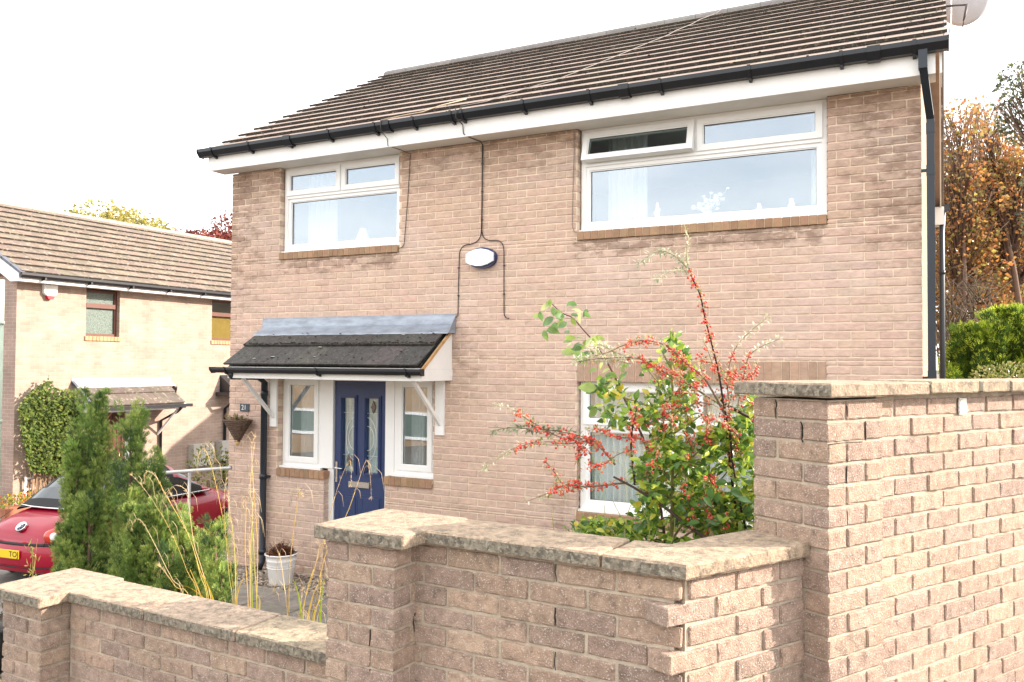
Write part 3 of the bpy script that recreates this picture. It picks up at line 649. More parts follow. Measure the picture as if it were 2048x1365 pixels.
cablet('roof_cable', P, .006, 'short buff cable end lying just above the gutter near the left window', mat=pm('buff_cable', (.5, .40, .28), .7, .15, 9))
# alarm box
t = thing('alarm_box', (3.615, -.03, 1.19), 'white and navy oval alarm box in the middle of the front wall between the cables', 'alarm box')
mb = MB(); o = [( .170*cos(a)*(1 if abs(cos(a)) < .9 else .97)+3.622, .112*sin(a)*1.0+1.188) for a in [2*pi*k/40 for k in range(40)]]
mb.prism(o, 1, -.055, -.003); mb.build('navy_back', pm('navy_plastic', (.01, .02, .09), .3, .05), t)
mb = MB(); o = [(3.447, 1.23), (3.447, 1.145), (3.49, 1.122), (3.56, 1.103), (3.63, 1.100), (3.70, 1.115), (3.772, 1.15), (3.772, 1.235), (3.70, 1.268), (3.63, 1.283), (3.56, 1.278), (3.49, 1.255)]
mb.prism(o, 1, -.085, -.056); mb.build('white_cover', pm('white_plastic', (.85, .86, .88), .3, .02), t)
# number plaque
t = thing('house_number_plaque', (.27, -.01, -.48), 'small slate plaque with the number 21 on the left of the front wall', 'plaque')
mb = MB(); mb.gbox((.195, -.014, -.535), (1, 0, 0), (0, 0, 1), (0, 1, 0), .15, .095, .012, r=.003, jit=.001, seg=.05); mb.build('slate', pm('slate', (.045, .055, .075), .5, .2, 20), t)
def text(body, size, loc, M3, ext, mat, name, parent, align='CENTER'):
    cu = bpy.data.curves.new(name, 'FONT'); cu.body = body; cu.size = size; cu.extrude = ext; cu.align_x = align; cu.align_y = 'CENTER'
    ob = bpy.data.objects.new('tmp', cu); COL.objects.link(ob); bpy.context.view_layer.update()
    me = bpy.data.meshes.new_from_object(ob.evaluated_get(bpy.context.evaluated_depsgraph_get())); bpy.data.objects.remove(ob)
    me.transform(Matrix.Translation(Vector(loc)-ORG[parent.name]) @ M3); me.materials.clear(); me.materials.append(mat); me.name = name
    o = bpy.data.objects.new(name, me); COL.objects.link(o); o.parent = parent; ORG[o.name] = ORG[parent.name]; return o
RXm = Matrix.Rotation(pi/2, 4, 'X')
text('21', .085, (.262, -.0155, -.487), RXm, .001, pm('plaque_white', (.8, .8, .78), .6, .02), 'number', t)
# hanging basket on the wall
t = thing('hanging_basket', (.30, -.14, -.91), 'cone-shaped woven wicker wall basket with wilting plants under the number plaque', 'hanging basket')
mb = MB(); mb.lathe([(.0, 0), (.03, .02), (.21, .265), (.213, .275), (.20, .27), (.02, .06)], (.30, -.15, -.91), 20, sx=.92, sy=.62)
for k in range(11):
    rr = .035+.175*k/10; zz_ = -.885+.25*k/10
    mb.tube([(.30+rr*.94*cos(a)+rnd.uniform(-.004, .004), -.15+rr*.64*sin(a)+rnd.uniform(-.004, .004), zz_+rnd.uniform(-.004, .004)) for a in [2*pi*i/18 for i in range(19)]], .0085, 5)
mb.build('wicker_cone', pm('wicker', (.10, .060, .040), .85, .35, 40, .003, 90), t)
mb = MB(); mb.lathe([(0, -.045), (.022, -.03), (.03, .0), (.03, .03)], (.30, -.15, -.90), 12); mb.build('tip', pm('tip_wood', (.5, .33, .16), .8, .1), t)
mb = MB()
for i in range(150):
    a = rnd.uniform(0, 2*pi); r = rnd.uniform(0, .17); p = Vector((.30+r*cos(a), -.15+r*.6*sin(a), -.655+rnd.uniform(0, .07)))
    mb.leaf(p, (rnd.uniform(-1, 1), rnd.uniform(-1, .5), rnd.uniform(-.3, 1.2)), (0, -.5, 1), rnd.uniform(.03, .06), .02, jc(rnd.choice([(.12, .17, .05), (.25, .13, .06), (.20, .20, .08), (.3, .16, .08)]), .2))
mb.build('wilted_plants', MT['leaf'], t)
# white bucket pot with dead plant
base = Vector((1.06, -.42, -2.43))
bp_ = onp(562, 1168, 2, -2.43); base = Vector((bp_.x, bp_.y, -2.43))
t = thing('white_plant_pot', base, 'white bucket-shaped pot with a dead brown plant on the gravel by the front wall', 'plant pot')
mb = MB(); mb.lathe([(0, .0), (.125, 0), (.13, .01), (.165, .27), (.168, .275), (.165, .28), (.172, .33), (.185, .335), (.186, .345), (.176, .35), (.168, .335), (.16, .30), (0, .30)], base, 32)
for z in (.19, .22): mb.lathe([(.152+z*.02, z), (.158+z*.02, z+.005), (.153+z*.02, z+.01)], base, 32)
mb.build('bucket', MT['porcelain'], t)
mb = MB(); mb.lathe([(.16, .305), (.08, .33), (0, .34)], base, 16); mb.build('soil', pm('soil', (.05, .03, .02), 1, .3, 30, .01, 60), t)
mb = MB()
for i in range(700):
    a = rnd.uniform(0, 2*pi); r = rnd.uniform(0, .16); p = base+Vector((r*cos(a), r*sin(a), .32+rnd.uniform(0, .15)*(1-r/.2)))
    mb.leaf(p, (cos(a)+rnd.uniform(-.6, .6), sin(a)+rnd.uniform(-.6, .6), rnd.uniform(-.2, .9)), (0, 0, 1), rnd.uniform(.02, .05), .02, jc((.22, .085, .045), .35, .1))
for i in range(26):
    a = rnd.uniform(0, 2*pi); mb.tube([base+Vector((.02*cos(a), .02*sin(a), .3)), base+Vector((.13*cos(a), .13*sin(a), rnd.uniform(.38, .48)))], .003, 4, c=(.12, .05, .03))
mb.build('dead_plant', MT['leaf'], t)
# window ornaments
def figure(x, y, z, h, label, kind=0):
    t = thing('figurine', (x, y, z), label, 'figurine', 'white ornaments on the large upper window sill'); mb = MB()
    if kind == 0: pr = [(0, 0), (.03, 0), (.032, .02), (.022, .05), (.024, .09), (.018, .12), (.02, .14), (.011, .155), (.015, .17), (.014, .19), (0, .20)]
    elif kind == 1: pr = [(0, 0), (.035, 0), (.037, .03), (.026, .05), (.03, .08), (.016, .10), (.02, .12), (.015, .135), (0, .14)]
    else: pr = [(0, 0), (.04, 0), (.036, .03), (.022, .045), (.018, .06), (.02, .075), (0, .085)]
    k = h/pr[-1][1]; mb.lathe([(r*k, q*k) for r, q in pr], (x, y, z), 14, sy=.8)
    if kind < 2: mb.ico((x+.02*k, y-.01, z+h*.62), .012*k, sc=(1, 1, 1.8)); mb.ico((x-.02*k, y-.01, z+h*.5), .012*k, sc=(1, 1, 1.8))
    mb.build('body', MT['porcelain'], t)
zsl = 1.475
for q in ((4.70, 7.03, .15, .36, 1.44, 1.46), (.82, 2.5, .15, .36, 1.44, 1.46), (4.7, 7.03, .15, .3, -1.33, -1.31)): mb = MB(); mb.box(*q); mb.build('window_board', MT['white'], house)
zsl = 1.462
figure(5.07, .24, zsl, .085, 'smallest white ornament near the curtain in the large upper window', 2)
figure(5.44, .24, zsl, .215, 'tall slender white figurine left of the flowers in the large upper window', 0)
figure(6.42, .24, zsl, .13, 'small white seated figurine just right of the flowers in the large upper window', 1)
figure(6.71, .24, zsl, .15, 'white figurine nearest the right end of the large upper window', 1)
t = thing('flower_vase', (5.93, .26, zsl), 'white vase of white flowers on the sill of the large upper window', 'vase'); mb = MB()
mb.lathe([(0, 0), (.05, 0), (.075, .03), (.07, .06), (.04, .08), (.045, .09), (.035, .09), (0, .05)], (5.93, .26, zsl), 18); mb.build('vase', MT['porcelain'], t)
mb = MB()
for i in range(34):
    a = rnd.uniform(0, 2*pi); r = rnd.uniform(.02, .17); p = (5.93+r*cos(a), .26+.5*r*sin(a), zsl+.10+rnd.uniform(0, .13)); 
    if i % 8 == 0: p = (p[0]+.04*cos(a), p[1], p[2]+.07)
    mb.ico(p, rnd.uniform(.014, .026), sc=(1, 1, .8), jit=.25)
    mb.tube([(5.93, .26, zsl+.07), p], .002, 3)
mb.build('flowers', MT['porcelain'], t)
t = thing('table_lamp', (1.81, .36, zsl), 'white cone lampshade standing inside the upper left window', 'lamp'); mb = MB(); mb.lathe([(.09, .06), (.035, .21), (.033, .21), (.088, .06)], (1.81, .30, zsl-.0), 20); mb.build('lamp_shade', MT['porcelain'], t)
mb = MB(); mb.lathe([(0, 0), (.05, 0), (.05, .015), (.012, .03), (.012, .12)], (1.81, .30, zsl), 14); mb.build('lamp_base', MT['porcelain'], t)
def curtain(x0, x1, z0, z1, y, label, mat='curtain', name='curtain', n=60, amp=.022, k=16, group=None):
    mb = MB(); vs = []; fs = []
    for i in range(n+1):
        x = x0+(x1-x0)*i/n; yy = y+amp*sin(k*2*pi*i/n)+rnd.uniform(-.004, .004)
        for q, z in ((0, z0), (0, z1)): vs.append((x, yy, z))
    for i in range(n): a = 2*i; fs.append((a, a+2, a+3, a+1))
    vs2 = [(v[0], v[1]+.003, v[2]) for v in vs]; m_ = len(vs); mb.add(vs+vs2, fs+[tuple(reversed([q+m_ for q in f])) for f in fs])
    o = mb.build(name, MT[mat]); return tag(o, label, name.replace('_', ' '), group)
curtain(.87, 1.33, 1.40, 2.40, .42, 'white curtain at the left side of the upper left window', n=80, k=6)
curtain(2.38, 2.55, 1.40, 2.40, .42, 'white curtain at the right side of the upper left window', n=40, k=4)
curtain(4.86, 5.28, 1.40, 2.42, .42, 'white curtain at the left end of the large upper window', n=80, k=6)
curtain(6.86, 7.06, 1.40, 2.42, .42, 'white curtain at the right end of the large upper window', n=40, k=4)
curtain(4.78, 5.75, -1.36, -.13, .185, 'pale vertical blind in the left half of the lower window', 'blind', 'vertical_blind', n=90, k=15, amp=.03)
curtain(5.95, 7.0, -1.36, -.13, .185, 'pale vertical blind in the right half of the lower window', 'blind', 'vertical_blind', n=90, k=15, amp=.03)
curtain(.9, 1.15, -1.2, -.1, .30, 'net curtain behind the left side light of the front door', n=40, k=4)
curtain(2.52, 2.70, -1.2, -.1, .30, 'net curtain behind the right side light of the front door', n=40, k=4)
# satellite dish
dc = at(1935, -2, 9.3)
t = thing('satellite_dish', (7.95, .9, 3.2), 'pale grey satellite dish on a bent pole at the right gable above the gutter', 'satellite dish')
mb = MB(Matrix.Translation(dc) @ (FW*.86+RX*.10+Vector((0, 0, .42))).to_track_quat('Z', 'Y').to_matrix().to_4x4()); R_ = .27
pr = [(0, .0), (R_*.3, .006), (R_*.6, .022), (R_*.85, .045), (R_, .062)]
mb.lathe([(r, z) for r, z in pr]+[(r, z+.006) for r, z in reversed(pr)], (0, 0, 0), 36, sx=1, sy=1.08); mb.build('dish', pm('dish_grey', (.52, .52, .56), .5, .05, 4), t)
mb = MB(); e0 = Vector((7.94, dc.y-.0, dc.z-.48)); pA = at(1886, 92, 9.2); pB = at(1898, 76, 9.2); pC = at(1901, 50, 9.2); pD = at(1902, -30, 9.2)
mb.tube([pA, at(1893, 87, 9.2), pB, pC, pD], .010, 8); mb.build('pole', pm('galvanised', (.55, .53, .56), .4, .1, 9, metal=.4), t)
mb = MB(); a1 = at(1884, 14, 9.2); a2 = at(1904, 12, 9.15); a3 = at(1934, 10, 8.95)
mb.tube([a1, a2], .012, 6); mb.tube([a2, a3], .010, 6); mb.tube([a3, at(1930, 30, 8.9), at(1927, 42, 8.9)], [.016, .014, .008], 6); mb.tube([at(1930, 32, 8.9), at(1925, 55, 8.9)], .005, 5); mb.build('feed_arm', MT['cable'], t)

# ------------------------------------------------------------------ ground
def gz(x, y):
    z = -2.43
    z += -.47*smooth(.0, -1.3, x)*smooth(-8, -2, y)
    z += -.22*smooth(-2, -9, x)
    # the street is higher than the garden and falls away to the left
    st = -1.52-.10*(7.9-x)
    st = max(-4.5, min(-1.2, st))
    if x < 3.4:
        k = smooth(-4.0, -7.0, y)
    else: k = smooth(-5.0, -5.3, y) if x < 7.3 else smooth(-4.75, -5.3, y)
    # the path to the right of the tall wall
    r = x-(7.57+.55*(y+4.66)); 
    if y > -4.8: k = max(k, smooth(0.1, .45, r)*1.0*smooth(40, 12, y)) if r > 0 else k
    z = z*(1-k)+st*k
    return z+1.2*smooth(14, 60, y)
mb = MB()
xs_ = [-150, -80, -45, -28, -20, -15]+[-12+.4*i for i in range(60)]+[12+3*i for i in range(5)]+[35, 60, 150]
ys_ = [-120, -60, -30, -20, -14, -11]+[-9+.3*i for i in range(60)]+[10, 13, 17, 22, 30, 45, 70, 120, 250]
vs = [(x, y, gz(x, y)) for y in ys_ for x in xs_]; nx = len(xs_)
fs = [(j*nx+i, j*nx+i+1, (j+1)*nx+i+1, (j+1)*nx+i) for j in range(len(ys_)-1) for i in range(nx-1)]
mb.add(vs, fs, sm=True)
tag(mb.build('ground', pm('earth_and_asphalt', (.13, .115, .095), .95, .25, 3, .01, 30, stain=.4, staincol=(.07, .075, .04), stainscale=5)), kind='structure')
# driveway under the car, garden path and paving
mb = MB(); N_ = 24; vs = []; fs = []
for j in range(N_+1):
    for i in range(N_+1):
        x = -8.6+8.55*i/N_; y = -3.8+16*j/N_; vs.append((x, y, gz(x, y)+.006))
fs = [(j*(N_+1)+i, j*(N_+1)+i+1, (j+1)*(N_+1)+i+1, (j+1)*(N_+1)+i) for j in range(N_) for i in range(N_)]
mb.add(vs, fs, sm=True); tag(mb.build('driveway', pm('driveway_tarmac', (.20, .18, .165), .9, .2, 5, .003, 150)), kind='structure')
mb = MB()
pts = [onp(x, y, 2, -2.40) for x, y in ((440, 1205), (470, 1178), (640, 1205), (660, 1232), (600, 1245), (520, 1225))]
y0p, y1p = -1.62, -.78
x = -.2
while x < 4.6:
    for (a, b) in ((y0p, y0p+.445), (y0p+.452, y1p+.06)):
        mb.gbox((x+.004, a, -2.385+rnd.uniform(-.003, .003)), (1, 0, 0), (0, 1, 0), (0, 0, -1), .592, b-a, .05, 0, jc((.20, .175, .15), .12), r=.006, jit=.0015, seg=.15)
    x += .6
tag(mb.build('garden_path', pm('paving_slabs', (1, 1, 1), .9, .2, 9, .003, 90, attr=True, stain=.4, staincol=(.07, .065, .05), stainscale=6)), kind='structure')
def pebbles(name, x0, x1, y0, y1, z, n, r0, r1, seedcols, label, cat):
    mb = MB()
    for i in range(n):
        x, y = rnd.uniform(x0, x1), rnd.uniform(y0, y1); r = rnd.uniform(r0, r1)
        mb.ico((x, y, z(x, y) if callable(z) else z+rnd.uniform(0, .012)), r, 0, jc(rnd.choice(seedcols), .2), (1.3, 1, .7), .2)
    return tag(mb.build(name, pm(name+'_stone', (1, 1, 1), .85, .15, 60, attr=True)), label, cat, kind='stuff')
PC = [(.26, .20, .15), (.30, .25, .20), (.15, .115, .09), (.38, .34, .29), (.20, .14, .11)]
pebbles('gravel_border', -.1, 3.6, -.76, -.03, -2.425, 3600, .010, .024, PC, 'brown and grey gravel strip along the foot of the front wall', 'gravel')
pebbles('gravel_bed', -.1, 4.0, -2.7, -1.64, -2.425, 3800, .010, .024, PC, 'gravel bed between the paving slabs and the dry grasses', 'gravel')
pebbles('gravel_patch', .2, 2.4, -4.2, -2.9, -2.425, 2200, .012, .03, PC+[(.5, .42, .25)], 'pale gravel left of the low wall beside the black tub', 'gravel')

# ------------------------------------------------------------------ garden walls
Ad = Vector((-.9986, .052, 0)); Bd = Vector((.485, .8745, 0)); nA = Vector((.052, .9986, 0)); nB = Vector((-.8745, .485, 0)); UP = Vector((0, 0, 1))
C0 = Vector((7.57, -4.66, 0)); K0 = Vector((7.187, -5.135, 0)); K2 = Vector((6.142, -5.215, 0)); K3 = Vector((3.986, -5.117, 0))
GC = [(.375, .265, .202), (.355, .25, .193), (.395, .28, .206), (.335, .24, .19), (.385, .27, .197)]
def gcol(p, dark=1):
    c = Vector(jc(rnd.choice(GC), .09, .012)); n = mn.noise(Vector(p)*1.7)
    c = c*(1+.25*n); return tuple(c*dark)
def course_wall(mb, o, u, n, L, ztop, zbot, off0=0, depth=.1025, colf=gcol, skipfirst=None, start=None, step=.075, blen=.225):
    """stretcher bond; o: corner at the face, u along, n into the wall"""
    k = 0; z = ztop
    while z > zbot:
        x = -(.1125 if (k+off0) % 2 else 0)
        lo = 0
        if start: x = lo = start(k)
        while x < L-.012:
            a, b = max(lo, x), min(L, x+blen)
            if b-a > .02:
                g = rnd.uniform(.004, .0065)
                mb.gbox(o+u*(a+g)+UP*(z-step+g+rnd.uniform(-.001, .001))+n*rnd.uniform(-.004, .003), u, UP, n, b-a-2*g, step-2*g, depth, 0, colf(o+u*a+UP*z), r=.005, jit=.0015, seg=.03, rough=.35)
            x += blen
        z -= step; k += 1
def core(mb, o, u, n, L, z0, z1, thick, inset=.007): mb.obox(o+n*inset+UP*z0, u, UP, n, L, z1-z0, thick-inset, 1, (1, 1, 1))
def pillar(o, u, n, W, ztop, zbot, mb):
    k = 0; z = ztop; A_ = .215; B_ = .1025
    mb.obox(o+u*.007+n*.007+UP*zbot, u, UP, n, W-.014, ztop-zbot, W-.014, 1)
    s_ = W/.327
    while z > zbot:
        g = .005; h = .075-2*g; zz_ = z-.075+g; J = .0095
        def bk(x, y, lx, ly): 
            q = o+u*(x+rnd.uniform(-.002, .002))+n*(y+rnd.uniform(-.003, .002))+UP*zz_
            mb.gbox(q, u, UP, n, lx, h, ly, 0, gcol(q), r=.005, jit=.0015, seg=.03, rough=.35)
        if k % 2: bk(0, 0, A_*s_, B_); bk((A_+J)*s_, 0, B_*s_, A_); bk(0, B_+J, B_*s_, A_); bk((B_+J)*s_, A_+J, A_*s_, B_)
        else: bk((B_+J)*s_, 0, A_*s_, B_); bk(0, 0, B_*s_, A_); bk((A_+J)*s_, B_+J, B_*s_, A_); bk(0, A_+J, A_*s_, B_)
        z -= .075; k += 1
def lich(mb):
    # the street-facing vertical edges carry an old crust of dark lichen
    for i, f in enumerate(mb.f):
        a, b, c = (Vector(mb.v[f[k]]) for k in (0, 1, 2)); n_ = (b-a).cross(c-b)
        if n_.length < 1e-12: continue
        n_.normalize()
        if len(f) == 4 and abs(n_.y) > .82 and abs(n_.z) < .5: mb.m[i] = 1
def coping(name, corner_sets, z, th, parent, col=(1, 1, 1)):
    """list of (origin, u, n, length, width): slabs lying flat, top at z"""
    mb = MB()
    for o, u, n, L, W in corner_sets:
        mb.gbox(o+UP*z+UP*rnd.uniform(-.002, .002), u, n, -UP, L, W, th, 0, jc(col, .07), r=.006, jit=.0009, seg=.045, rough=.3)
    lich(mb); return mb.build(name, [MT['coping'], MT['lichen']], parent)
GM = [MT['gbrick'], MT['gmortar']]
ZG = -2.55
# tall wall and its corner pillar
t = thing('brick_pillar', C0+Vector((0, 0, -1.7)), 'tall sunlit corner pillar with cracked upper bricks at the start of the high garden wall', 'pillar', 'brick pillars of the garden wall')
mb = MB(); pillar(C0, Bd, nB, .327, -.040, -2.4, mb); mb.build('brickwork', GM, t)
# near-black strips paint the shade inside the corner pillar's open, cracked joints
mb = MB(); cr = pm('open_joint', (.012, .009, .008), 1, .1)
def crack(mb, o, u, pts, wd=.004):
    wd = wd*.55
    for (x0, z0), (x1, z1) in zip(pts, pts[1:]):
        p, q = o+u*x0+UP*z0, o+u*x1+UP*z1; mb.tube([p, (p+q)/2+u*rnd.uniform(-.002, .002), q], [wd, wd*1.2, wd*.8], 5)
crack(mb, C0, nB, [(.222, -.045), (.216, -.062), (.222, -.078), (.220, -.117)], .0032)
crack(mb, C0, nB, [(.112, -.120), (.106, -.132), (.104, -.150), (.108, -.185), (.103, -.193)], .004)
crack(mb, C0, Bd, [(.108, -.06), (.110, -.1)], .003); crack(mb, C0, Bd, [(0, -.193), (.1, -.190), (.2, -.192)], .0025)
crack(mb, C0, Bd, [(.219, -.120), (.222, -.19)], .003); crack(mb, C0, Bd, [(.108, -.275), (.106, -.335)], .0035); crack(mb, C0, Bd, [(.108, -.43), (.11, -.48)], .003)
mb.build('painted_open_joints', cr, t)
coping('coping_slab', [(C0-Bd*.035-nB*.035, Bd, nB, .62, .43)], .022, .050, t)
t2 = thing('brick_wall', C0+Bd*1.5+Vector((0, 0, -1.7)), 'high sunlit brick garden wall running off to the right behind the corner pillar', 'wall', 'brick garden walls')
mb = MB(); o = C0+Bd*.327+nB*.022
course_wall(mb, o, Bd, nB, 3.4, -.040, -1.65, 1); core(mb, o, Bd, nB, 3.4, -2.4, -.030, .215)
mb.build('brickwork', GM, t2)
mb = MB(); mb.gbox(C0+Bd*.89+nB*.014+UP*-.1135, Bd, UP, nB, .055, .062, .008, r=.003, jit=.003, seg=.02); mb.build('whitewash_patch', pm('whitewash', (.80, .76, .70), .9, .1, 60, .002, 120), t2)
coping('coping', [(C0+Bd*(.590+.005+i*.62)-nB*.035, Bd, nB, .606, .31) for i in range(5)], .024, .050, t2)
mb = MB(); mb.gbox(C0+Bd*.945-nB*.038+UP*.021, Bd, nB, -UP, .035, .06, .044, r=.004, jit=.003, seg=.02); mb.build('dark_pointing', pm('dark_pointing', (.10, .085, .06), .95, .2, 40), t2)
# middle wall: face A in shade, a blunt 120 degree corner, face B in the sun
t = thing('brick_wall', K0+Vector((-.3, .05, -1.7)), 'middle-height brick garden wall with a blunt, crumbling corner between the two nearer pillars', 'wall', 'brick garden walls')
mb = MB(); LA = 1.06
ztm = -.598
course_wall(mb, K0, Ad, nA, LA, ztm, -1.9, 0, start=lambda k: 0 if k % 2 == 0 else .108+rnd.uniform(-.004, .004))
course_wall(mb, K0, Bd, nB, .66, ztm, -1.9, 1, start=lambda k: .026 if k % 2 == 0 else -.066+rnd.uniform(-.006, .006))
core(mb, K0+Ad*.03, Ad, nA, LA-.02, -2.4, ztm+.01, .215); core(mb, K0+Bd*.02, Bd, nB, .60, -2.4, ztm+.01, .215, .007)
for k in range(1, 18, 2):
    z = ztm-.075*k; mb.gbox(K0+Ad*.108+nA*.010+UP*(z-.072), -Ad, UP, nA, .075, .070, .05, 1, r=.010, jit=.004, seg=.025)
mb.build('brickwork', GM, t)
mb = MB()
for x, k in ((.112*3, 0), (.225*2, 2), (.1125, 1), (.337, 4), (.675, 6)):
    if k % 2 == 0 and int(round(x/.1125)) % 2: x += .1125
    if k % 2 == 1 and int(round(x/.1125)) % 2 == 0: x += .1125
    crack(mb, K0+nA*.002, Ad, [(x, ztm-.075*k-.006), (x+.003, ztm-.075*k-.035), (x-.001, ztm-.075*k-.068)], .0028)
mb.build('painted_open_joints', cr, t)  # shade in the middle wall's open joints, painted as dark strips
mb = MB(); zc_ = -.545; th = .050
a0 = K0-nA*.03+Ad*.02-Bd*.0
cornerpt = K0-nA*.028+Vector((.022, 0, 0))
# corner slab as a six-sided prism, following both walls
pA1 = K0+Ad*.265-nA*.028; pA2 = K0+Ad*.265+nA*.245
inn = K0+nA*.245+Ad*.13; pB1 = K0+Bd*.62-nB*.03; pB2 = K0+Bd*.62+nB*.245
poly = [(p.x, p.y) for p in (pA1, cornerpt, pB1, pB2, inn, pA2)]
def slab(mb, poly, z0, z1, c=(1, 1, 1), r=.007):
    cx = sum(p[0] for p in poly)/len(poly); cy = sum(p[1] for p in poly)/len(poly)
    ring = []
    dense = []
    for i in range(len(poly)):
        p, q = Vector((*poly[i], 0)), Vector((*poly[(i+1) % len(poly)], 0)); n = max(1, int((q-p).length/.04))
        for k in range(n): dense.append(p.lerp(q, k/n))
    n = len(dense); vs = []
    lv = [(z0, r), (z0+r, 0), ((z0+z1)/2, 0), (z1-r, 0), (z1, r)]
    for z, ins in lv:
        for p in dense:
            d = Vector((cx, cy, 0))-p; d.normalize(); j = rnd.uniform(-.0015, .0015)
            vs.append((p.x+d.x*(ins+j), p.y+d.y*(ins+j), z+rnd.uniform(-.0015, .0015)))
    fs = []
    for l in range(len(lv)-1):
        for i in range(n): fs.append((l*n+i, l*n+(i+1) % n, (l+1)*n+(i+1) % n, (l+1)*n+i))
    ar = sum(poly[i][0]*poly[(i+1) % len(poly)][1]-poly[(i+1) % len(poly)][0]*poly[i][1] for i in range(len(poly)))
    fs.append(tuple(range((len(lv)-1)*n, len(lv)*n))); fs.append(tuple(range(n-1, -1, -1)))
    if ar < 0: fs = [tuple(reversed(f)) for f in fs]
    mb.add(vs, fs, 0, c)
slab(mb, poly, zc_-th, zc_, jc((1, 1, 1), .05))
mb.gbox(K0+Ad*.274-nA*.030+UP*(zc_+.003), Ad, nA, -UP, LA-.274, .275, th, 0, (1.02, 1, .98), r=.006, jit=.0009, seg=.045)
lich(mb); mb.build('coping', [MT['coping'], MT['lichen']], t)
# second pillar
t = thing('brick_pillar', K2+Vector((-.16, .16, -1.9)), 'middle brick pillar with a broad flat coping in front of the blue door', 'pillar', 'brick pillars of the garden wall')
mb = MB(); pillar(K2+Ad*.327, -Ad, nA, .327, -.598, -2.5, mb); mb.build('brickwork', GM, t)
coping('coping_slab', [(K2+Vector((.062, 0, 0))+Ad*.43-nA*.035, -Ad, nA, .43, .43)], -.540, .052, t)
mb = MB(); o = K2-nA*.0; crack(mb, K2+Ad*.0, Ad, [(.108, -.905), (.112, -.965)], .005); crack(mb, K2, Ad, [(.108, -1.05), (.112, -1.11)], .004); crack(mb, K2, nA, [(.13, -.86), (.118, -.875), (.125, -.93)], .004); mb.build('painted_open_joints', cr, t)  # dark strips stand in for the shade inside this pillar's open joints
# low wall
t = thing('brick_wall', Vector((4.9, -5, -2.2)), 'low brick garden wall with a long flat coping sloping out of view at the lower left', 'wall', 'brick garden walls')
mb = MB(); o = K2+Ad*.33+nA*.13; LL = (K2+Ad*.33-K3).length-.01
course_wall(mb, o, Ad, nA, LL, -1.125, -2.3, 0); core(mb, o, Ad, nA, LL, -2.5, -1.115, .215); mb.build('brickwork', GM, t)
cl = LL/3
coping('coping', [(o-nA*.032+Ad*(i*cl+.003), Ad, nA, cl-.012, .285) for i in range(3)], -1.070, .052, t)
# third pillar
t = thing('brick_pillar', K3+Vector((-.16, .16, -2.3)), 'leftmost low brick pillar ending the garden wall beside the driveway', 'pillar', 'brick pillars of the garden wall')
mb = MB(); pillar(K3+Ad*.327, -Ad, nA, .327, -1.125, -2.6, mb); mb.build('brickwork', GM, t)
coping('coping_slab', [(K3+Vector((.045, 0, 0))+Ad*.43-nA*.04, -Ad, nA, .43, .46)], -1.066, .054, t)

# ------------------------------------------------------------------ neighbouring house to the left
NX = -8.8; NY0 = 2.86; NE = 1.67
nb = thing('brick_house', (NX, 8, -3.1), 'sunlit yellowish brick house with brown windows at the left edge', 'house')
nbrick = brickmat('neighbour_brick', (.39, .29, .235), (.33, .24, .19), (.47, .38, .32), axis='y'); nbrickx = brickmat('neighbour_gable', (.36, .25, .21), (.33, .23, .19), (.5, .42, .34), axis='x')
# front wall with openings
NO = [(4.42, 5.27, .62, 1.72), (8.0, 8.9, .62, 1.72), (4.80, 5.95, -3.2, -1.03)]
ysn = sorted(set([NY0, 16]+[v for o in NO for v in o[:2]])); zsn = sorted(set([-3.3, 1.75]+[v for o in NO for v in o[2:]]))
mb = MB()
for i in range(len(ysn)-1):
    for j in range(len(zsn)-1):
        a, b = (ysn[i]+ysn[i+1])/2, (zsn[j]+zsn[j+1])/2
        if any(p < a < q and r_ < b < s_ for p, q, r_, s_ in NO): continue
        mb.box(NX-.25, NX, ysn[i], ysn[i+1], zsn[j], zsn[j+1])
mb.build('front_wall', nbrick, nb)
mb = MB(); mb.prism([(NX-.252, -3.6), (NX-.252, 1.95), (NX-3.6, 3.55), (NX-7, 1.75), (NX-7, -3.6)], 1, NY0, NY0+.2); mb.box(NX-.252, NX-.003, NY0-.002, NY0+.2, -3.6, 1.74); mb.build('gable_wall', nbrickx, nb)
mb = MB(); 
def nroof(mb, rows=12, tw=.30):
    sl_ = Vector((-3.75, 0, 2.02)); L_ = sl_.length; sl_.normalize(); upn = Vector((-sl_.z, 0, sl_.x)); upn = -upn if upn.z < 0 else upn; g = L_/rows
    for r in range(rows):
        y = NY0-.12-(.15 if r % 2 else 0)
        while y < 16:
            a, b = max(NY0-.12, y)+.002, y+tw-.002
            base = Vector((NX+.32, 0, 1.84))+sl_*(g*r+rnd.uniform(-.006, .006))+upn*(.015+rnd.uniform(0, .005)); end = Vector((NX+.32, 0, 1.84))+sl_*(g*(r+1)+.03)-upn*.004
            P = []
            for q in (a, b): P += [(base.x, q, base.z), (end.x, q, end.z), (end.x+upn.x*.01, q, end.z+upn.z*.01), (base.x+upn.x*.03, q, base.z+upn.z*.03)]
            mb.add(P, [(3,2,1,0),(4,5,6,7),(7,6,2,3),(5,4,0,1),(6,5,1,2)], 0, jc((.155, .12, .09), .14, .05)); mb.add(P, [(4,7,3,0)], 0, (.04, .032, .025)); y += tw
nroof(mb)
mb.prism([(NX+.31, 1.83), (NX-3.43, 3.845), (NX-7.2, 1.83)], 1, NY0-.1, 16, 0, (.2, .16, .12))
ro = mb.build('roof', pm('neighbour_tile', (1, 1, 1), .85, .2, 6, .004, 50, attr=True, speck=.45, speckcol=(.40, .36, .30), speckscale=14), nb)
mb = MB()
for i in range(31): mb.prism([(NX-3.43+.13*cos(k*pi/7), 3.82+.10*sin(k*pi/7)) for k in range(8)], 1, NY0-.12+i*.43, NY0-.12+i*.43+.424, 0, jc((.30, .26, .21), .12))
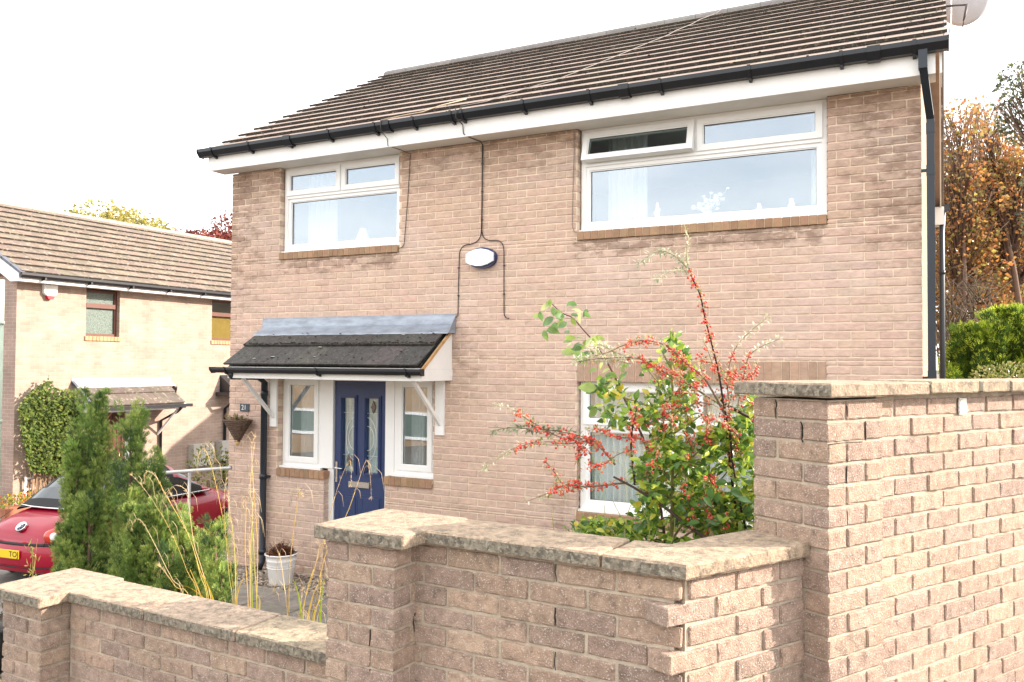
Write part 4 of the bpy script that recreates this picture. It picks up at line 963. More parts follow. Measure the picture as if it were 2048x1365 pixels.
mb.build('ridge_tiles', MT['tile'], ro)
mb = MB()
sln = Vector((-3.75, 0, 2.02)); 
for i in range(12):
    p = Vector((NX+.36, NY0-.17, 1.80))+sln*(i/12); q = p+sln*(1/12+.004); mb.obox(p, (0, 1, 0), (q-p).normalized(), Vector((.48, 0, .88)), .10, (q-p).length, .05, 0, (1, 1, 1))
mb.build('verge_units', pm('verge_grey', (.09, .10, .13), .5, .12, 6), nb)
mb = MB(); mb.box(NX+.28, NX+.30, NY0-.12, 16, NE, NE+.17); mb.build('fascia', MT['fascia'], nb)
mb = MB(); mb.box(NX-.0, NX+.28, NY0-.12, 16, NE+.003, NE+.015); mb.prism([(NX+.29, NE), (NX+.29, NE+.15), (NX-3.4, 3.75), (NX-3.4, 3.55), (NX, NE-.0)], 1, NY0-.14, NY0-.12); mb.build('soffit', MT['fascia'], nb)
mb = MB(); mb.prism([(NX+.305, NE+.17), (NX+.305, NE+.08), (NX+.36, NE+.07), (NX+.41, NE+.12), (NX+.41, NE+.17)], 1, NY0-.16, 16)
ng = mb.build('gutter', MT['black'], nb)
for y in [3.2+i*1.05 for i in range(10)]:
    mb = MB(); mb.box(NX+.30, NX+.415, y-.02, y+.02, NE+.045, NE+.10); mb.build('gutter_bracket', MT['black'], ng)
obsc = pm('obscured_pane', (.14, .18, .16), .25, .5, 60, .002, 120)
for (a, b, c, d), k in zip(NO[:2], (0, 1)):
    mb = MB(); X1 = NX-.10; X0 = NX-.17; bw = .06
    mb.box(X0, X1, a, a+bw, c, d-.06); mb.box(X0, X1, b-bw, b, c, d-.06); mb.box(X0, X1, a+bw, b-bw, c, c+bw); mb.box(X0, X1, a+bw, b-bw, d-.12, d-.06); zt = c+(d-c)*.62
    mb.box(X0, X1+.03, a+bw, b-bw, zt-.05, zt+.05)
    wn = mb.build('window', MT['wframe'], nb)
    mb = MB(); mb.box(X0+.02, X0+.03, a+.05, b-.05, c+.05, d-.1); mb.build('pane', obsc if k == 0 else MT['pane_dark'], wn)
    if k: mb = MB(); mb.box(X0+.005, X0+.012, a+.05, b-.05, c+.05, zt); mb.build('yellow_blind', pm('yellow_blind', (.42, .22, .035), .8, .1), wn)
    mb = MB()
    n_ = 10
    for i in range(n_): mb.gbox((NX+.03, a-.03+i*(b-a+.06)/n_+.004, c-.10), (0, 1, 0), (0, 0, 1), (-1, 0, 0), (b-a+.06)/n_-.008, .097, .15, 0, jc((.42, .26, .14), .12), r=.004, seg=.1)
    mb.build('sill', MT['sill'], wn)
# its porch canopy, door and details
mb = MB()
def sl3(mb, y0, y1, x0, z0, x1, z1, rows, tw, col):
    s_ = Vector((x1-x0, 0, z1-z0)); L_ = s_.length; s_.normalize(); u_ = Vector((-s_.z, 0, s_.x)); u_ = -u_ if u_.z < 0 else u_; g = L_/rows
    for r in range(rows):
        y = y0
        while y < y1-.02:
            base = Vector((x0, 0, z0))+s_*(g*r)+u_*.015; end = Vector((x0, 0, z0))+s_*(g*(r+1)+.02); a, b = y+.002, min(y1, y+tw)-.002; P = []
            for q in (a, b): P += [(base.x, q, base.z), (end.x, q, end.z), (end.x+u_.x*.01, q, end.z+u_.z*.01), (base.x+u_.x*.028, q, base.z+u_.z*.028)]
            mb.add(P, [(3,2,1,0),(4,5,6,7),(7,6,2,3),(4,7,3,0),(5,4,0,1),(6,5,1,2)], 0, jc(col, .12)); y += tw
    mb.prism([(x0-.01, z0-.01), (x1, z1-.02), (x1, z0-.01)], 1, y0+.01, y1-.01, 0, col)
sl3(mb, 4.22, 6.55, NX+.72, -.92, NX+.02, -.42, 2, .33, (.11, .09, .075))
nc = mb.build('porch_canopy', bpy.data.materials['neighbour_tile'], nb)
mb = MB(); mb.box(NX+.002, NX+.012, 4.10, 6.72, -.42, -.31); mb.prism([(NX+.006, -.40), (NX+.20, -.50), (NX+.20, -.52), (NX+.006, -.42)], 1, 4.10, 6.72); mb.build('lead_flashing', pm('bright_lead', (.36, .37, .39), .5, .12, 6), nc)
mb = MB(); mb.box(NX+.70, NX+.72, 4.22, 6.55, -1.04, -.93); mb.prism([(NX+.70, -1.04), (NX+.70, -.95), (NX+.01, -.46), (NX+.01, -1.04)], 1, 4.18, 4.22); mb.prism([(NX+.70, -1.04), (NX+.70, -.95), (NX+.01, -.46), (NX+.01, -1.04)], 1, 6.55, 6.59); mb.build('canopy_fascia', MT['fascia'], nc)
mb = MB(); mb.obox((NX+.73, 4.10, -.97), Vector((-.75, 0, .56)).normalized(), (0, 1, 0), (-.56*0, 0, 1), .93, .06, .07); mb.build('verge_units', bpy.data.materials['verge_grey'], nc)
mb = MB(); mb.box(NX+.72, NX+.80, 4.1, 6.70, -1.0, -.93); mb.build('gutter', MT['black'], nc)
for y in (4.55, 6.35):
    mb = MB(); mb.obox((NX+.01, y, -1.70), (0, 1, 0), Vector((.72, 0, .68)).normalized(), Vector((-.68, 0, .72)).normalized(), .04, .95, .04); mb.build('bracket_strut', MT['fascia'] if y > 5 else MT['wframe'], nc)
mb = MB(); X0, X1 = NX-.16, NX-.10
mb.box(X0, X1, 4.80, 4.86, -3.2, -1.03); mb.box(X0, X1, 5.46, 5.55, -3.2, -1.03); mb.box(X0, X1, 5.87, 5.95, -3.2, -1.03); mb.box(X0, X1, 4.86, 5.46, -1.10, -1.03); mb.box(X0, X1, 5.55, 5.87, -1.10, -1.03); mb.box(X0, X1, 5.55, 5.87, -2.4, -2.3)
ef = mb.build('entrance_frame', MT['wframe'], nb)
mb = MB(); mb.box(X0+.01, X1-.02, 4.86, 5.46, -3.15, -1.10)
for i in range(5): mb.box(X1-.02, X1-.008, 4.89+i*.112, 4.98+i*.112, -3.1, -1.15)
nd = mb.build('door', pm('mahogany_door', (.10, .022, .018), .4, .15, 12, stretch=(1, 1, .3)), nb)
mb = MB(); mb.tube([(X1+.0, 5.40, -2.0), (X1+.0, 5.40, -2.25)], .012, 6); mb.tube([(X1, 5.40, -2.12), (X1+.05, 5.40, -2.12), (X1+.05, 5.30, -2.12)], .011, 6); mb.build('handle', pm('brass', (.7, .5, .2), .3, .05, metal=1), nd)
mb = MB(); mb.box(X0+.02, X0+.03, 5.55, 5.87, -2.3, -1.1); mb.build('side_light', MT['pane'], ef)
mb = MB(); mb.box(X0-.04, X0-.03, 5.5, 5.9, -2.3, -1.1); mb.build('net_curtain', MT['curtain'], ef)
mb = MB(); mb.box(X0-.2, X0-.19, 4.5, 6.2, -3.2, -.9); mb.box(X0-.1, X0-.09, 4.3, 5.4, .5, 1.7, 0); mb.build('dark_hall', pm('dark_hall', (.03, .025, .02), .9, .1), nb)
mb = MB(); mb.tube([(NX+.78, 6.4, -1.0), (NX+.6, 6.42, -1.12), (NX+.05, 6.42, -1.35), (NX+.05, 6.42, -3.1)], .035, 8); mb.build('downpipe', MT['black'], nb)
mb = MB(); mb.box(NX-.0+.002, NX+.012, 7.25, 8.0, -3.2, -2.0) if 0 else None; mb.box(NX+.002, NX+.20, 7.30, 7.95, -2.55, -2.0); mb.build('meter_box', pm('meter_box', (.42, .40, .37), .6, .06), nb); mb = MB(); mb.box(NX+.002, NX+.20, 8.20, 8.62, -2.48, -1.98); mb.build('meter_box', bpy.data.materials['meter_box'], nb)
mb = MB(); mb.box(NX+.02, NX+.55, 8.15, 9.6, -.82, -.72); mb.prism([(NX+.6, -.72), (NX+.0, -.28), (NX+.0, -.72)], 1, 8.3, 9.6); mb.tube([(NX+.55, 8.25, -.8), (NX+.45, 8.30, -.98), (NX+.05, 8.45, -1.15), (NX+.05, 8.45, -3.1)], .04, 8); mb.build('far_canopy', MT['black'], nb)
# shaded gable pipe at the frame edge
t = thing('drain_pipe', at(4, 1040, 14.5), 'pale green vertical pipe at the far left edge against the neighbouring gable', 'pipe'); mb = MB()
pt = at(3, 560, 14.6); mb.tube([pt, (pt.x, pt.y, -3.1)], .05, 10); pz = pt.z-.75
for k in range(3): mb.tube([(pt.x, pt.y, pz-k*1.7-.03), (pt.x, pt.y, pz-k*1.7+.03)], .062, 10)
mb.build('pipe', pm('pale_green_pipe', (.42, .52, .42), .5, .08), t)
# neighbour's alarm box and lantern
t = thing('alarm_box', (NX+.05, 3.35, 1.3), 'small white alarm box with a red base under the eaves of the left house', 'alarm box')
ap = onp(97, 583, 0, NX); mb = MB(); mb.prism([(ap.y-.15, ap.z+.13), (ap.y+.15, ap.z+.13), (ap.y+.14, ap.z-.05), (ap.y+.06, ap.z-.12), (ap.y-.06, ap.z-.12), (ap.y-.14, ap.z-.05)], 0, NX+.004, NX+.09); mb.build('cover', MT['white'], t)
mb = MB(); mb.prism([(ap.y-.09, ap.z-.10), (ap.y+.09, ap.z-.10), (ap.y+.05, ap.z-.17), (ap.y-.05, ap.z-.17)], 0, NX+.004, NX+.093); mb.build('red_base', pm('red_plastic', (.5, .02, .03), .4, .05), t)
ap = onp(349, 780, 0, NX+.15); t = thing('wall_lantern', ap, 'small black wall lantern right of the neighbouring porch canopy', 'lantern'); mb = MB()
mb.lathe([(.04, -.10), (.065, .05), (.07, .055), (.02, .12), (.0, .14)], ap, 8); mb.tube([ap+Vector((0, 0, .12)), ap+Vector((-.08, 0, .16)), ap+Vector((-.15, 0, .02))], .01, 5); mb.build('lamp_body', MT['black'], t)

# unseen house added at the back so its roof shades the neighbouring wall
bh = thing('brick_house', (3.4, 15, -2.6), 'unseen brick house added behind the main house to shade the neighbouring wall', 'house')
mb = MB(); mb.prism([(12.2, -3), (12.2, 2.45), (15.5, 4.4), (18.8, 2.45), (18.8, -3)], 0, .1, 6.6); mb.build('wall', bm_front, bh)
mb = MB()
for a, b in (((11.85, 2.42), (15.5, 4.53)), ((19.15, 2.42), (15.5, 4.53))): mb.prism([a, b, (b[0], b[1]+.09), (a[0], a[1]+.09)], 0, -.05, 6.75, 0, (.22, .18, .14))
mb.build('roof', MT['tile'], bh)
for x0 in (.8, 4.2):
    for z0 in (-1.3, 1.2): mb = MB(); bars(mb, x0, x0+1.6, z0, z0+1.05, .07, 12.15, 12.19); wn = mb.build('window', MT['white'], bh); mb = MB(); mb.box(x0+.06, x0+1.54, 12.17, 12.18, z0+.06, z0+1.0); mb.build('pane', MT['pane_dark'], wn)
# houses across the street (seen only as reflections)
oh = thing('brick_house', (-14, -25, -4), 'tan brick house across the street, reflected in the entrance glass', 'house')
tanb = brickmat('opposite_brick', (.42, .29, .18), (.36, .25, .16), (.5, .40, .3), axis='x')
mb = MB(); mb.box(-34, 3, -30, -23, -5, 1.2); mb.build('wall', tanb, oh)
mb = MB(); mb.prism([(-22.6, 1.15), (-26.5, 3.2), (-30.4, 1.15), (-30.4, 1.0), (-22.6, 1.0)], 0, -34.3, 3.3, 0, (.26, .2, .16)); mb.build('roof', MT['tile'], oh)
for i in range(6):
    for z0 in (-3.3, -.6):
        x0 = -32.6+i*6.4; mb = MB(); bars(mb, x0, x0+2.0, z0, z0+1.2, .13, -23.02, -22.95); wn = mb.build('window', MT['white'], oh); mb = MB(); mb.box(x0+.09, x0+1.9, -23.0, -22.99, z0+.09, z0+1.1); mb.build('pane', obsc, wn)

# ------------------------------------------------------------------ the red car on the driveway
CZ = -2.94
CM = Matrix.Translation((-2.95, -.80, CZ)) @ Matrix.Rotation(radians(7), 4, 'Z')
car = thing('parked_car', tuple(CM @ Vector((0, 2, 0))), 'rounded dark red convertible with a black soft top parked on the driveway behind the conifers', 'car')
red = pm('red_paint', (.31, .003, .024), .28, .03, 3, coat=.4, spec=.3)
softtop = pm('black_soft_top', (.012, .012, .014), .75, .1, 40, .001, 200); cglass = pm('car_glass', (.02, .03, .035), .04, .05, 5, spec=.8)
rub = pm('rubber', (.015, .015, .015), .7, .1)
def ip(t, tab):
    for (a, u), (b, v) in zip(tab, tab[1:]):
        if t <= b: 
            k = (t-a)/(b-a) if b > a else 0; k = max(0, min(1, k)); return u+(v-u)*k
    return tab[-1][1]
Wt = [(0, .50), (.04, .62), (.12, .71), (.3, .78), (.8, .81), (2, .82), (3.2, .81), (3.7, .76), (3.95, .64), (4.05, .50), (4.08, .42)]
Tt = [(0, .60), (.03, .70), (.10, .80), (.25, .885), (.45, .945), (.7, .985), (1.0, 1.0), (2.6, .985), (3.0, .97), (3.4, .90), (3.75, .76), (3.95, .60), (4.08, .48)]
mb = MB(CM); ys__ = [0, .02, .05, .1, .17, .25, .35, .5, .65, .8, 1, 1.3, 1.7, 2.1, 2.5, 2.8, 3, 3.2, 3.4, 3.6, 3.75, 3.87, 3.95, 4.02, 4.06, 4.08]
na_ = 28; vs = []; fs = []
for y in ys__:
    W_, T_ = ip(y, Wt), ip(y, Tt); zb = .24
    for k in range(na_+1):
        a = pi*k/na_; ca, sa = cos(a), sin(a)
        x = W_*math.copysign(abs(ca)**.45, ca); z = zb+(T_-zb)*abs(sa)**.62
        vs.append((x, y, z))
for j in range(len(ys__)-1):
    for k in range(na_): fs.append((j*(na_+1)+k, (j+1)*(na_+1)+k, (j+1)*(na_+1)+k+1, j*(na_+1)+k+1))
fs = [tuple(reversed(f)) for f in fs]
fs.append(tuple(range(na_+1))); fs.append(tuple(range((len(ys__)-1)*(na_+1), len(ys__)*(na_+1)))[::-1])
mb.add(vs, fs, sm=True); body = mb.build('body', red, car)
# soft top, windows
parts = {'soft_top': MB(CM), 'rear_window': MB(CM), 'side_window': MB(CM), 'side_window ': MB(CM), 'windscreen': MB(CM), 'windscreen_frame': MB(CM)}
Dt = [(.50, .99, .60), (.62, 1.10, .62), (.80, 1.23, .64), (1.0, 1.35, .655), (1.25, 1.44, .665), (1.55, 1.485, .67), (1.9, 1.49, .67), (2.18, 1.46, .66), (2.30, 1.42, .66), (2.5, 1.30, .67), (2.75, 1.13, .68), (2.98, .97, .68)]
nk = 36; vs = []
for y, zt, W_ in Dt:
    for k in range(nk+1):
        a = pi*k/nk; ca, sa = cos(a), sin(a); vs.append((W_*math.copysign(abs(ca)**.62, ca)*(1-.0*sa), y, .93+(zt-.93)*abs(sa)**.62))
for j in range(len(Dt)-1):
    for k in range(nk):
        f = [(j*(nk+1)+k), (j+1)*(nk+1)+k, (j+1)*(nk+1)+k+1, j*(nk+1)+k+1][::-1]
        y = (Dt[j][0]+Dt[j+1][0])/2; kk = abs(k+.5-nk/2)
        if 1 <= j <= 2 and kk < 9: n_ = 'rear_window'
        elif y > 2.3 and kk < 11.6: n_ = 'windscreen'
        elif y > 2.2 and (kk < 13.2 or y > 2.85): n_ = 'windscreen_frame'
        elif y > 1.1 and kk > 13.2 and kk < 18: n_ = 'side_window' if k < nk/2 else 'side_window '
        else: n_ = 'soft_top'
        parts[n_].add([vs[i] for i in f], [(0, 1, 2, 3)], sm=True)
for n_, p_ in parts.items(): p_.build(n_.strip(), {'soft_top': softtop, 'windscreen_frame': red}.get(n_, cglass), car)
mb = MB(CM); mb.ico((0, 1.6, 1.0), .5, sc=(1.1, 2.0, .5)); mb.build('cabin_interior', rub, car)
mb = MB(CM); mb.tube([(-.62, .62, .985), (-.55, .54, 1.0), (-.3, .475, 1.0), (0, .455, 1.0), (.3, .475, 1.0), (.55, .54, 1.0), (.62, .62, .985)], .011, 6); mb.build('trim_strip', MT['chrome'], car)
for sx in (-1, 1):
    mb = MB(CM); mb.tube([(sx*.70, 1.0, .985), (sx*.715, 1.8, .975), (sx*.70, 2.9, .955)], .010, 6); mb.build('trim_strip', MT['chrome'], car)
    for yw in (.80, 3.31):
        mb = MB(CM); V_ = []; 
        mb.ico((0, 0, 0), 0) if 0 else None
        nu, nv = 20, 14; vs = []
        for i in range(nv+1):
            b_ = pi/2*i/nv
            for k in range(nu+1):
                a = pi*k/nu; vs.append((sx*(.665+.195*cos(b_)**.8), yw+.56*sin(b_)*cos(a) if 0 else yw+.56*sin(b_)*cos(a), .28+.50*sin(b_)*sin(a)))
        fs = [(i*(nu+1)+k, i*(nu+1)+k+1, (i+1)*(nu+1)+k+1, (i+1)*(nu+1)+k) for i in range(nv) for k in range(nu)]
        fs = fs if sx < 0 else [tuple(reversed(f)) for f in fs]
        mb.add(vs, fs, sm=True); mb.build('fender', red, car)
        mb = MB(CM @ Matrix.Translation((sx*.80, yw, .315)) @ Matrix.Rotation(pi/2*sx, 4, 'Y'))
        mb.lathe([(0, .02), (.345, .02), (.35, .045), (.35, .055), (.345, .058), (0, .058)], n=28); mb.build('wheel_arch', rub, car)
        mb = MB(CM @ Matrix.Translation((sx*.80, yw, .315)) @ Matrix.Rotation(pi/2*sx, 4, 'Y'))
        mb.lathe([(.20, -.1), (.29, -.1), (.315, -.07), (.315, .06), (.30, .085), (.22, .09), (.20, .07)], n=28); wh = mb.build('wheel', rub, car)
        mb = MB(CM @ Matrix.Translation((sx*.80, yw, .315)) @ Matrix.Rotation(pi/2*sx, 4, 'Y'))
        mb.lathe([(.215, .05), (.215, .088), (.19, .075), (.05, .07), (.04, .09), (0, .09)], n=20); mb.build('rim', pm('alloy', (.4, .4, .42), .35, .05, metal=.8), wh)
    mb = MB(CM @ Matrix.Translation((sx*.60, .085, .735)) @ Matrix.Rotation(radians(sx*38), 4, 'Z') @ Matrix.Rotation(radians(-28), 4, 'X'))
    mb.ico((0, 0, 0), .0) if 0 else None
    mb.lathe([(0, .055), (.06, .05), (.11, .03), (.135, 0), (.13, -.03)], (0, 0, 0), 24, sx=1.0, sy=.95) if 0 else None
    nu = 24; vs = []; 
    for i, (r_, d_) in enumerate([(.0, -.075), (.05, -.07), (.09, -.055), (.12, -.03), (.132, .0), (.13, .04)]):
        for k in range(nu): vs.append((r_*1.15*cos(2*pi*k/nu), d_, r_*.80*sin(2*pi*k/nu)))
    fs = [(i*nu+k, i*nu+(k+1) % nu, (i+1)*nu+(k+1) % nu, (i+1)*nu+k) for i in range(5) for k in range(nu)]
    mb.add(vs, fs, sm=True); tl = mb.build('tail_light', pm('tail_red', (.62, .035, .012), .12, .15, 30, coat=1, trans=.2), car)
    mb = MB(mb.M); vs = []
    for i, (r_, d_) in enumerate([(.0, -.088), (.03, -.085), (.048, -.076), (.052, -.06)]):
        for k in range(nu): vs.append((r_*cos(2*pi*k/nu)-.01*sx, d_, -.028+r_*sin(2*pi*k/nu)))
    mb.add(vs, [(i*nu+k, i*nu+(k+1) % nu, (i+1)*nu+(k+1) % nu, (i+1)*nu+k) for i in range(3) for k in range(nu)], sm=True); mb.build('reversing_lamp', pm('clear_lamp', (.75, .75, .78), .15, .2, 60), tl)
# rear bumper shell, shut lines
def belt(z0, z1, off, mat, name, ymax=.5, par=None, seg=26):
    mb = MB(CM); P_ = []
    for k in range(seg+1):
        a = -pi/2+pi*k/seg; P_.append((sin(a)*(.76+off), .42-(.44+off)*max(0, cos(a))**.55))
    vs = [(x, y, z) for x, y in P_ for z in (z0, z0+.02, z1-.02, z1)]
    vs = []
    for x, y in P_:
        n_ = Vector((x, (y-.42)*1.6, 0)); n_.normalize()
        for z, q in ((z0, -.03), (z0+.03, 0), ((z0+z1)/2, .006), (z1-.03, 0), (z1, -.03)): vs.append((x+n_.x*q, y+n_.y*q, z))
    fs = [(i*5+k, (i+1)*5+k, (i+1)*5+k+1, i*5+k+1) for i in range(len(P_)-1) for k in range(4)]
    mb.add(vs, fs, sm=True); return mb.build(name, mat, par or car)
bmp = belt(.25, .60, .045, red, 'rear_bumper'); belt(.30, .345, .056, rub, 'bumper_slot', par=bmp); belt(.602, .610, .02, rub, 'shut_line', par=body)
mb = MB(CM)
for sx in (-1, 1): mb.tube([(sx*.47, -.0, .60), (sx*.50, .06, .72), (sx*.55, .2, .86), (sx*.57, .42, .955)], .004, 5)
mb.build('boot_shut_line', rub, body)
BM = CM @ Matrix.Translation((0, .075, .815)) @ Matrix.Rotation(radians(-48), 4, 'X')
mb = MB(BM @ Matrix.Rotation(pi/2, 4, 'X')); mb.lathe([(0, .006), (.062, .006), (.066, .012), (.072, .012), (.074, .0), (.074, -.02)], n=28); bd = mb.build('round_badge', MT['chrome'], car)
mb = MB(BM)
Bk = [[(-.022, .042), (0, .002), (.022, .042)], [(-.052, .020), (-.026, -.046), (-.0, .0)], [(0, 0), (.026, -.046), (.052, .020)]]
for P_ in Bk: mb.tube([(x, -.0075, z) for x, z in P_], .0045, 5)
mb.build('badge_letters', pm('badge_blue', (.03, .05, .10), .3, .05), bd)
PM = CM @ Matrix.Translation((-.10, -.088, .485))
mb = MB(PM); mb.gbox((-.26, 0, -.056), (1, 0, 0), (0, 0, 1), (0, 1, 0), .52, .112, .008, r=.004, jit=0, seg=.2); pt_ = mb.build('number_plate', pm('plate_yellow', (.80, .55, .02), .4, .03), car)
cu = text('TOJ', .098, (0, 0, 0), Matrix.Identity(4), .001, pm('plate_black', (.01, .01, .01), .4, 0), 'plate_letters', pt_, 'RIGHT')
cu.data.transform(Matrix.Translation(ORG[pt_.name])); cu.data.transform(Matrix.Translation(-ORG[pt_.name]) @ PM @ Matrix.Translation((.25, -.0015, 0)) @ RXm)

# handrail at the house corner
r0 = onp(300, 949, 1, -.2); a = at(300, 948, 10.2); b = at(462, 936, 9.9)
t = thing('handrail', (b.x, b.y, CZ+.3), 'pale metal handrail between the car and the left corner of the main house', 'handrail')
mb = MB(); mb.tube([at(290, 949, 10.6), at(330, 946, 10.4), b], .022, 10); mb.build('rail', pm('rail_metal', (.50, .49, .48), .4, .1, metal=.5), t)
for x in (379, 300):
    p = at(x, 943, 10.3-(x-379)*.002); mb = MB(); mb.tube([p, (p.x, p.y, gz(p.x, p.y))], .018, 8); mb.build('post', bpy.data.materials['rail_metal'], t)
# shrub seen through the railing
def scatter_leaves(mb, c, r, n, ls, cols, up=.3, shell=.55, flat=.5):
    for i in range(n):
        while True:
            v = Vector((rnd.uniform(-1, 1), rnd.uniform(-1, 1), rnd.uniform(-1, 1)))
            if shell*rnd.random() < v.length <= 1: break
        k = mn.noise(Vector((c[0]+v.x*r[0], c[1]+v.y*r[1], c[2]+v.z*r[2]))*(2.2/max(r)))
        if k < -.28: continue
        p = (c[0]+v.x*r[0], c[1]+v.y*r[1], c[2]+v.z*r[2]); l = ls*rnd.uniform(.6, 1.3)
        mb.leaf(p, (v.x+rnd.uniform(-.8, .8), v.y+rnd.uniform(-.8, .8), v.z*.5+up+rnd.uniform(-.7, .7)), (rnd.uniform(-1, 1), rnd.uniform(-1, 1), rnd.uniform(-.2, 1)), l, l*flat, jc(rnd.choice(cols), .22, .08))
t = thing('shrub', at(425, 1010, 13.5), 'dull green shrub beyond the handrail beside the meter boxes', 'shrub')
mb = MB(); scatter_leaves(mb, at(425, 950, 14.5), (.55, .4, .55), 900, .07, [(.16, .20, .03), (.10, .13, .03), (.24, .25, .05)]); mb.build('foliage', MT['leaf'], t)
mb = MB(); q = at(425, 985, 14.5)
for i in range(6): mb.tube([(q.x+rnd.uniform(-.05, .05), q.y, -3.1), (q.x+rnd.uniform(-.2, .2), q.y, q.z+.2)], .012, 5)
mb.build('stems', MT['bark'], t)

# ------------------------------------------------------------------ plants
GD = [(.15, .24, .06), (.20, .31, .07), (.08, .14, .05), (.28, .37, .09)]
def spray(mb, p, d, L_, col, col2, nb_=5):
    d = d.normalized(); s_ = d.cross(Vector((rnd.uniform(-1, 1), rnd.uniform(-1, 1), .2)));
    if s_.length < 1e-4: return
    s_.normalize()
    q = p+d*L_; mb.blade(p, q, L_*.16, col)
    for k in range(1, nb_+1):
        f = k/(nb_+1); o = p+d*(L_*f); l = L_*(.52*(1-f)+.20); 
        for sg in (-1, 1):
            e = o+(d*.75+s_*sg*.7).normalized()*l; cc_ = col2 if f > .45 else col
            mb.add([tuple(o), tuple((o+e)/2+d*l*.12), tuple(e), tuple((o+e)/2-d*l*.12)], [(0, 1, 2, 3)], 0, cc_)
def spire(mb, base, h, r, n, L_=.075, cols=GD, tipc=(.17, .26, .06)):
    """a flame-shaped crown made of many small upright plumes of flat sprays"""
    per = 44; m = max(8, int(n*1.9/per)); b = Vector(base)
    for j in range(m):
        t = (j+rnd.random())/m; t = t**.9*.93; a = rnd.uniform(0, 2*pi)
        R = r*(min(1, (t+.03)/.12)**.5)*(1-t)**.72*(.75+.6*rnd.random()); pl_ = (.36+.26*rnd.random())*(h/2)**.5*max(1, L_/.105)*(1-.45*t); pr_ = .034*max(1, L_/.105)*rnd.uniform(.7, 1.3)
        o = b+Vector((R*cos(a)*.64, R*sin(a)*.64, h*t-.10)); ax = Vector((cos(a)*.24, sin(a)*.24, 1)).normalized()
        if o.z+pl_ > b.z+h: pl_ = max(.08, b.z+h-o.z)
        c0 = Vector(rnd.choice(cols))*rnd.uniform(.75, 1.15); tp = Vector(tipc)*rnd.uniform(.75, 1.25) if rnd.random() < .7 else c0*1.5
        for i in range(per):
            q = rnd.random(); rr = pr_*sqrt(rnd.uniform(.05, 1))*(1-q)**.5*1.5; aa = rnd.uniform(0, 2*pi)
            p = o+ax*(pl_*q)+Vector((rr*cos(aa), rr*sin(aa), 0)); d = ax*.9+Vector((cos(aa), sin(aa), 0))*rnd.uniform(.25, .75)
            cc_ = c0*rnd.uniform(.75, 1.1)
            spray(mb, p, d, L_*rnd.uniform(.42, .85), tuple(cc_), tuple(tp if q > .35 else cc_*1.25), 4)
def conifer(label, spires, name='conifer', cat='conifer', L_=.088, tipc=(.44, .50, .14), trunkpx=None, cols=GD):
    b0 = spires[0][0]; t = thing(name, b0, label, cat, 'feathery conifers behind the low wall' if name == 'conifer' else None); mb = MB()
    tr = MB()
    for base, h, r, n in spires:
        spire(mb, base, h, r, n, L_, tipc=tipc, cols=cols); b = Vector(base); tr.tube([b, b+Vector((.01, 0, h*.5)), b+Vector((0, 0, h*.93))], [.03, .02, .005], 6)
        for i in range(26):
            tt = rnd.uniform(.1, .85); a = rnd.uniform(0, 2*pi); R = r*(1-tt)**.6*.7; tr.tube([b+Vector((0, 0, h*tt)), b+Vector((R*cos(a), R*sin(a), h*tt+R*1.1))], [.007, .003], 4)
    mb.build('foliage', MT['needle'], t); tr.build('trunk', MT['bark'], t); return t
def gp(px, wd, z=-2.43): # point on the ground z in the direction of column px at distance wd
    p = at(px, 700, wd); return Vector((p.x, p.y, z))
def sp(px, pytop, wd, r, n):
    b = gp(px, wd); top = at(px, pytop, wd).z; return (tuple(b), top-b.z, r, n)
conifer('tall feathery green conifer on the left behind the low garden wall', [sp(184, 780, 7.2, .23, 2600), sp(158, 880, 7.1, .12, 1000), sp(208, 865, 7.2, .12, 1100), sp(156, 1000, 6.9, .10, 800), sp(185, 985, 6.9, .16, 1100)])
conifer('open-topped feathery conifer right of the tallest one behind the low wall', [sp(264, 805, 6.8, .12, 1300), sp(306, 900, 6.7, .13, 1400), sp(268, 980, 6.6, .11, 1000), sp(325, 990, 6.5, .13, 1200), sp(290, 1010, 6.5, .14, 1000)])
conifer('low spreading conifer with several small spires near the dry grasses', [sp(376, 1012, 6.3, .11, 1000), sp(408, 1065, 6.2, .10, 800), sp(352, 1080, 6.1, .13, 900)])
conifer('smallest conifer shoot between the grasses and the paving', [sp(437, 1035, 6.0, .085, 620), sp(450, 1120, 5.9, .10, 420)])

# dry ornamental grasses
def stem(mb, pts, wd, r=.0035, c=(.62, .45, .12), c2=(.66, .50, .30)):
    P_ = [at(x, y, wd+.05*i*0) for i, (x, y) in enumerate(pts)]; b = P_[0]; g = Vector((b.x, b.y, -2.43)); P_ = [g]+P_
    # smooth
    Q = []
    for i in range(len(P_)-1):
        for k in range(4):
            t = k/4; p0 = P_[max(0, i-1)]; p1 = P_[i]; p2 = P_[i+1]; p3 = P_[min(len(P_)-1, i+2)]
            Q.append(.5*((2*p1)+(p2-p0)*t+(2*p0-5*p1+4*p2-p3)*t*t+(3*p1-p0-3*p2+p3)*t**3))
    Q.append(P_[-1]); n = len(Q)
    h = n*2//3
    mb.tube(Q[:h+1], [r*(1-.35*i/n) for i in range(h+1)], 5, c=jc(c, .12, .05)); mb.tube(Q[h:], [r*(.62-.45*i/(n-h)) for i in range(n-h)], 5, c=jc(c2, .12, .05))
    return Q
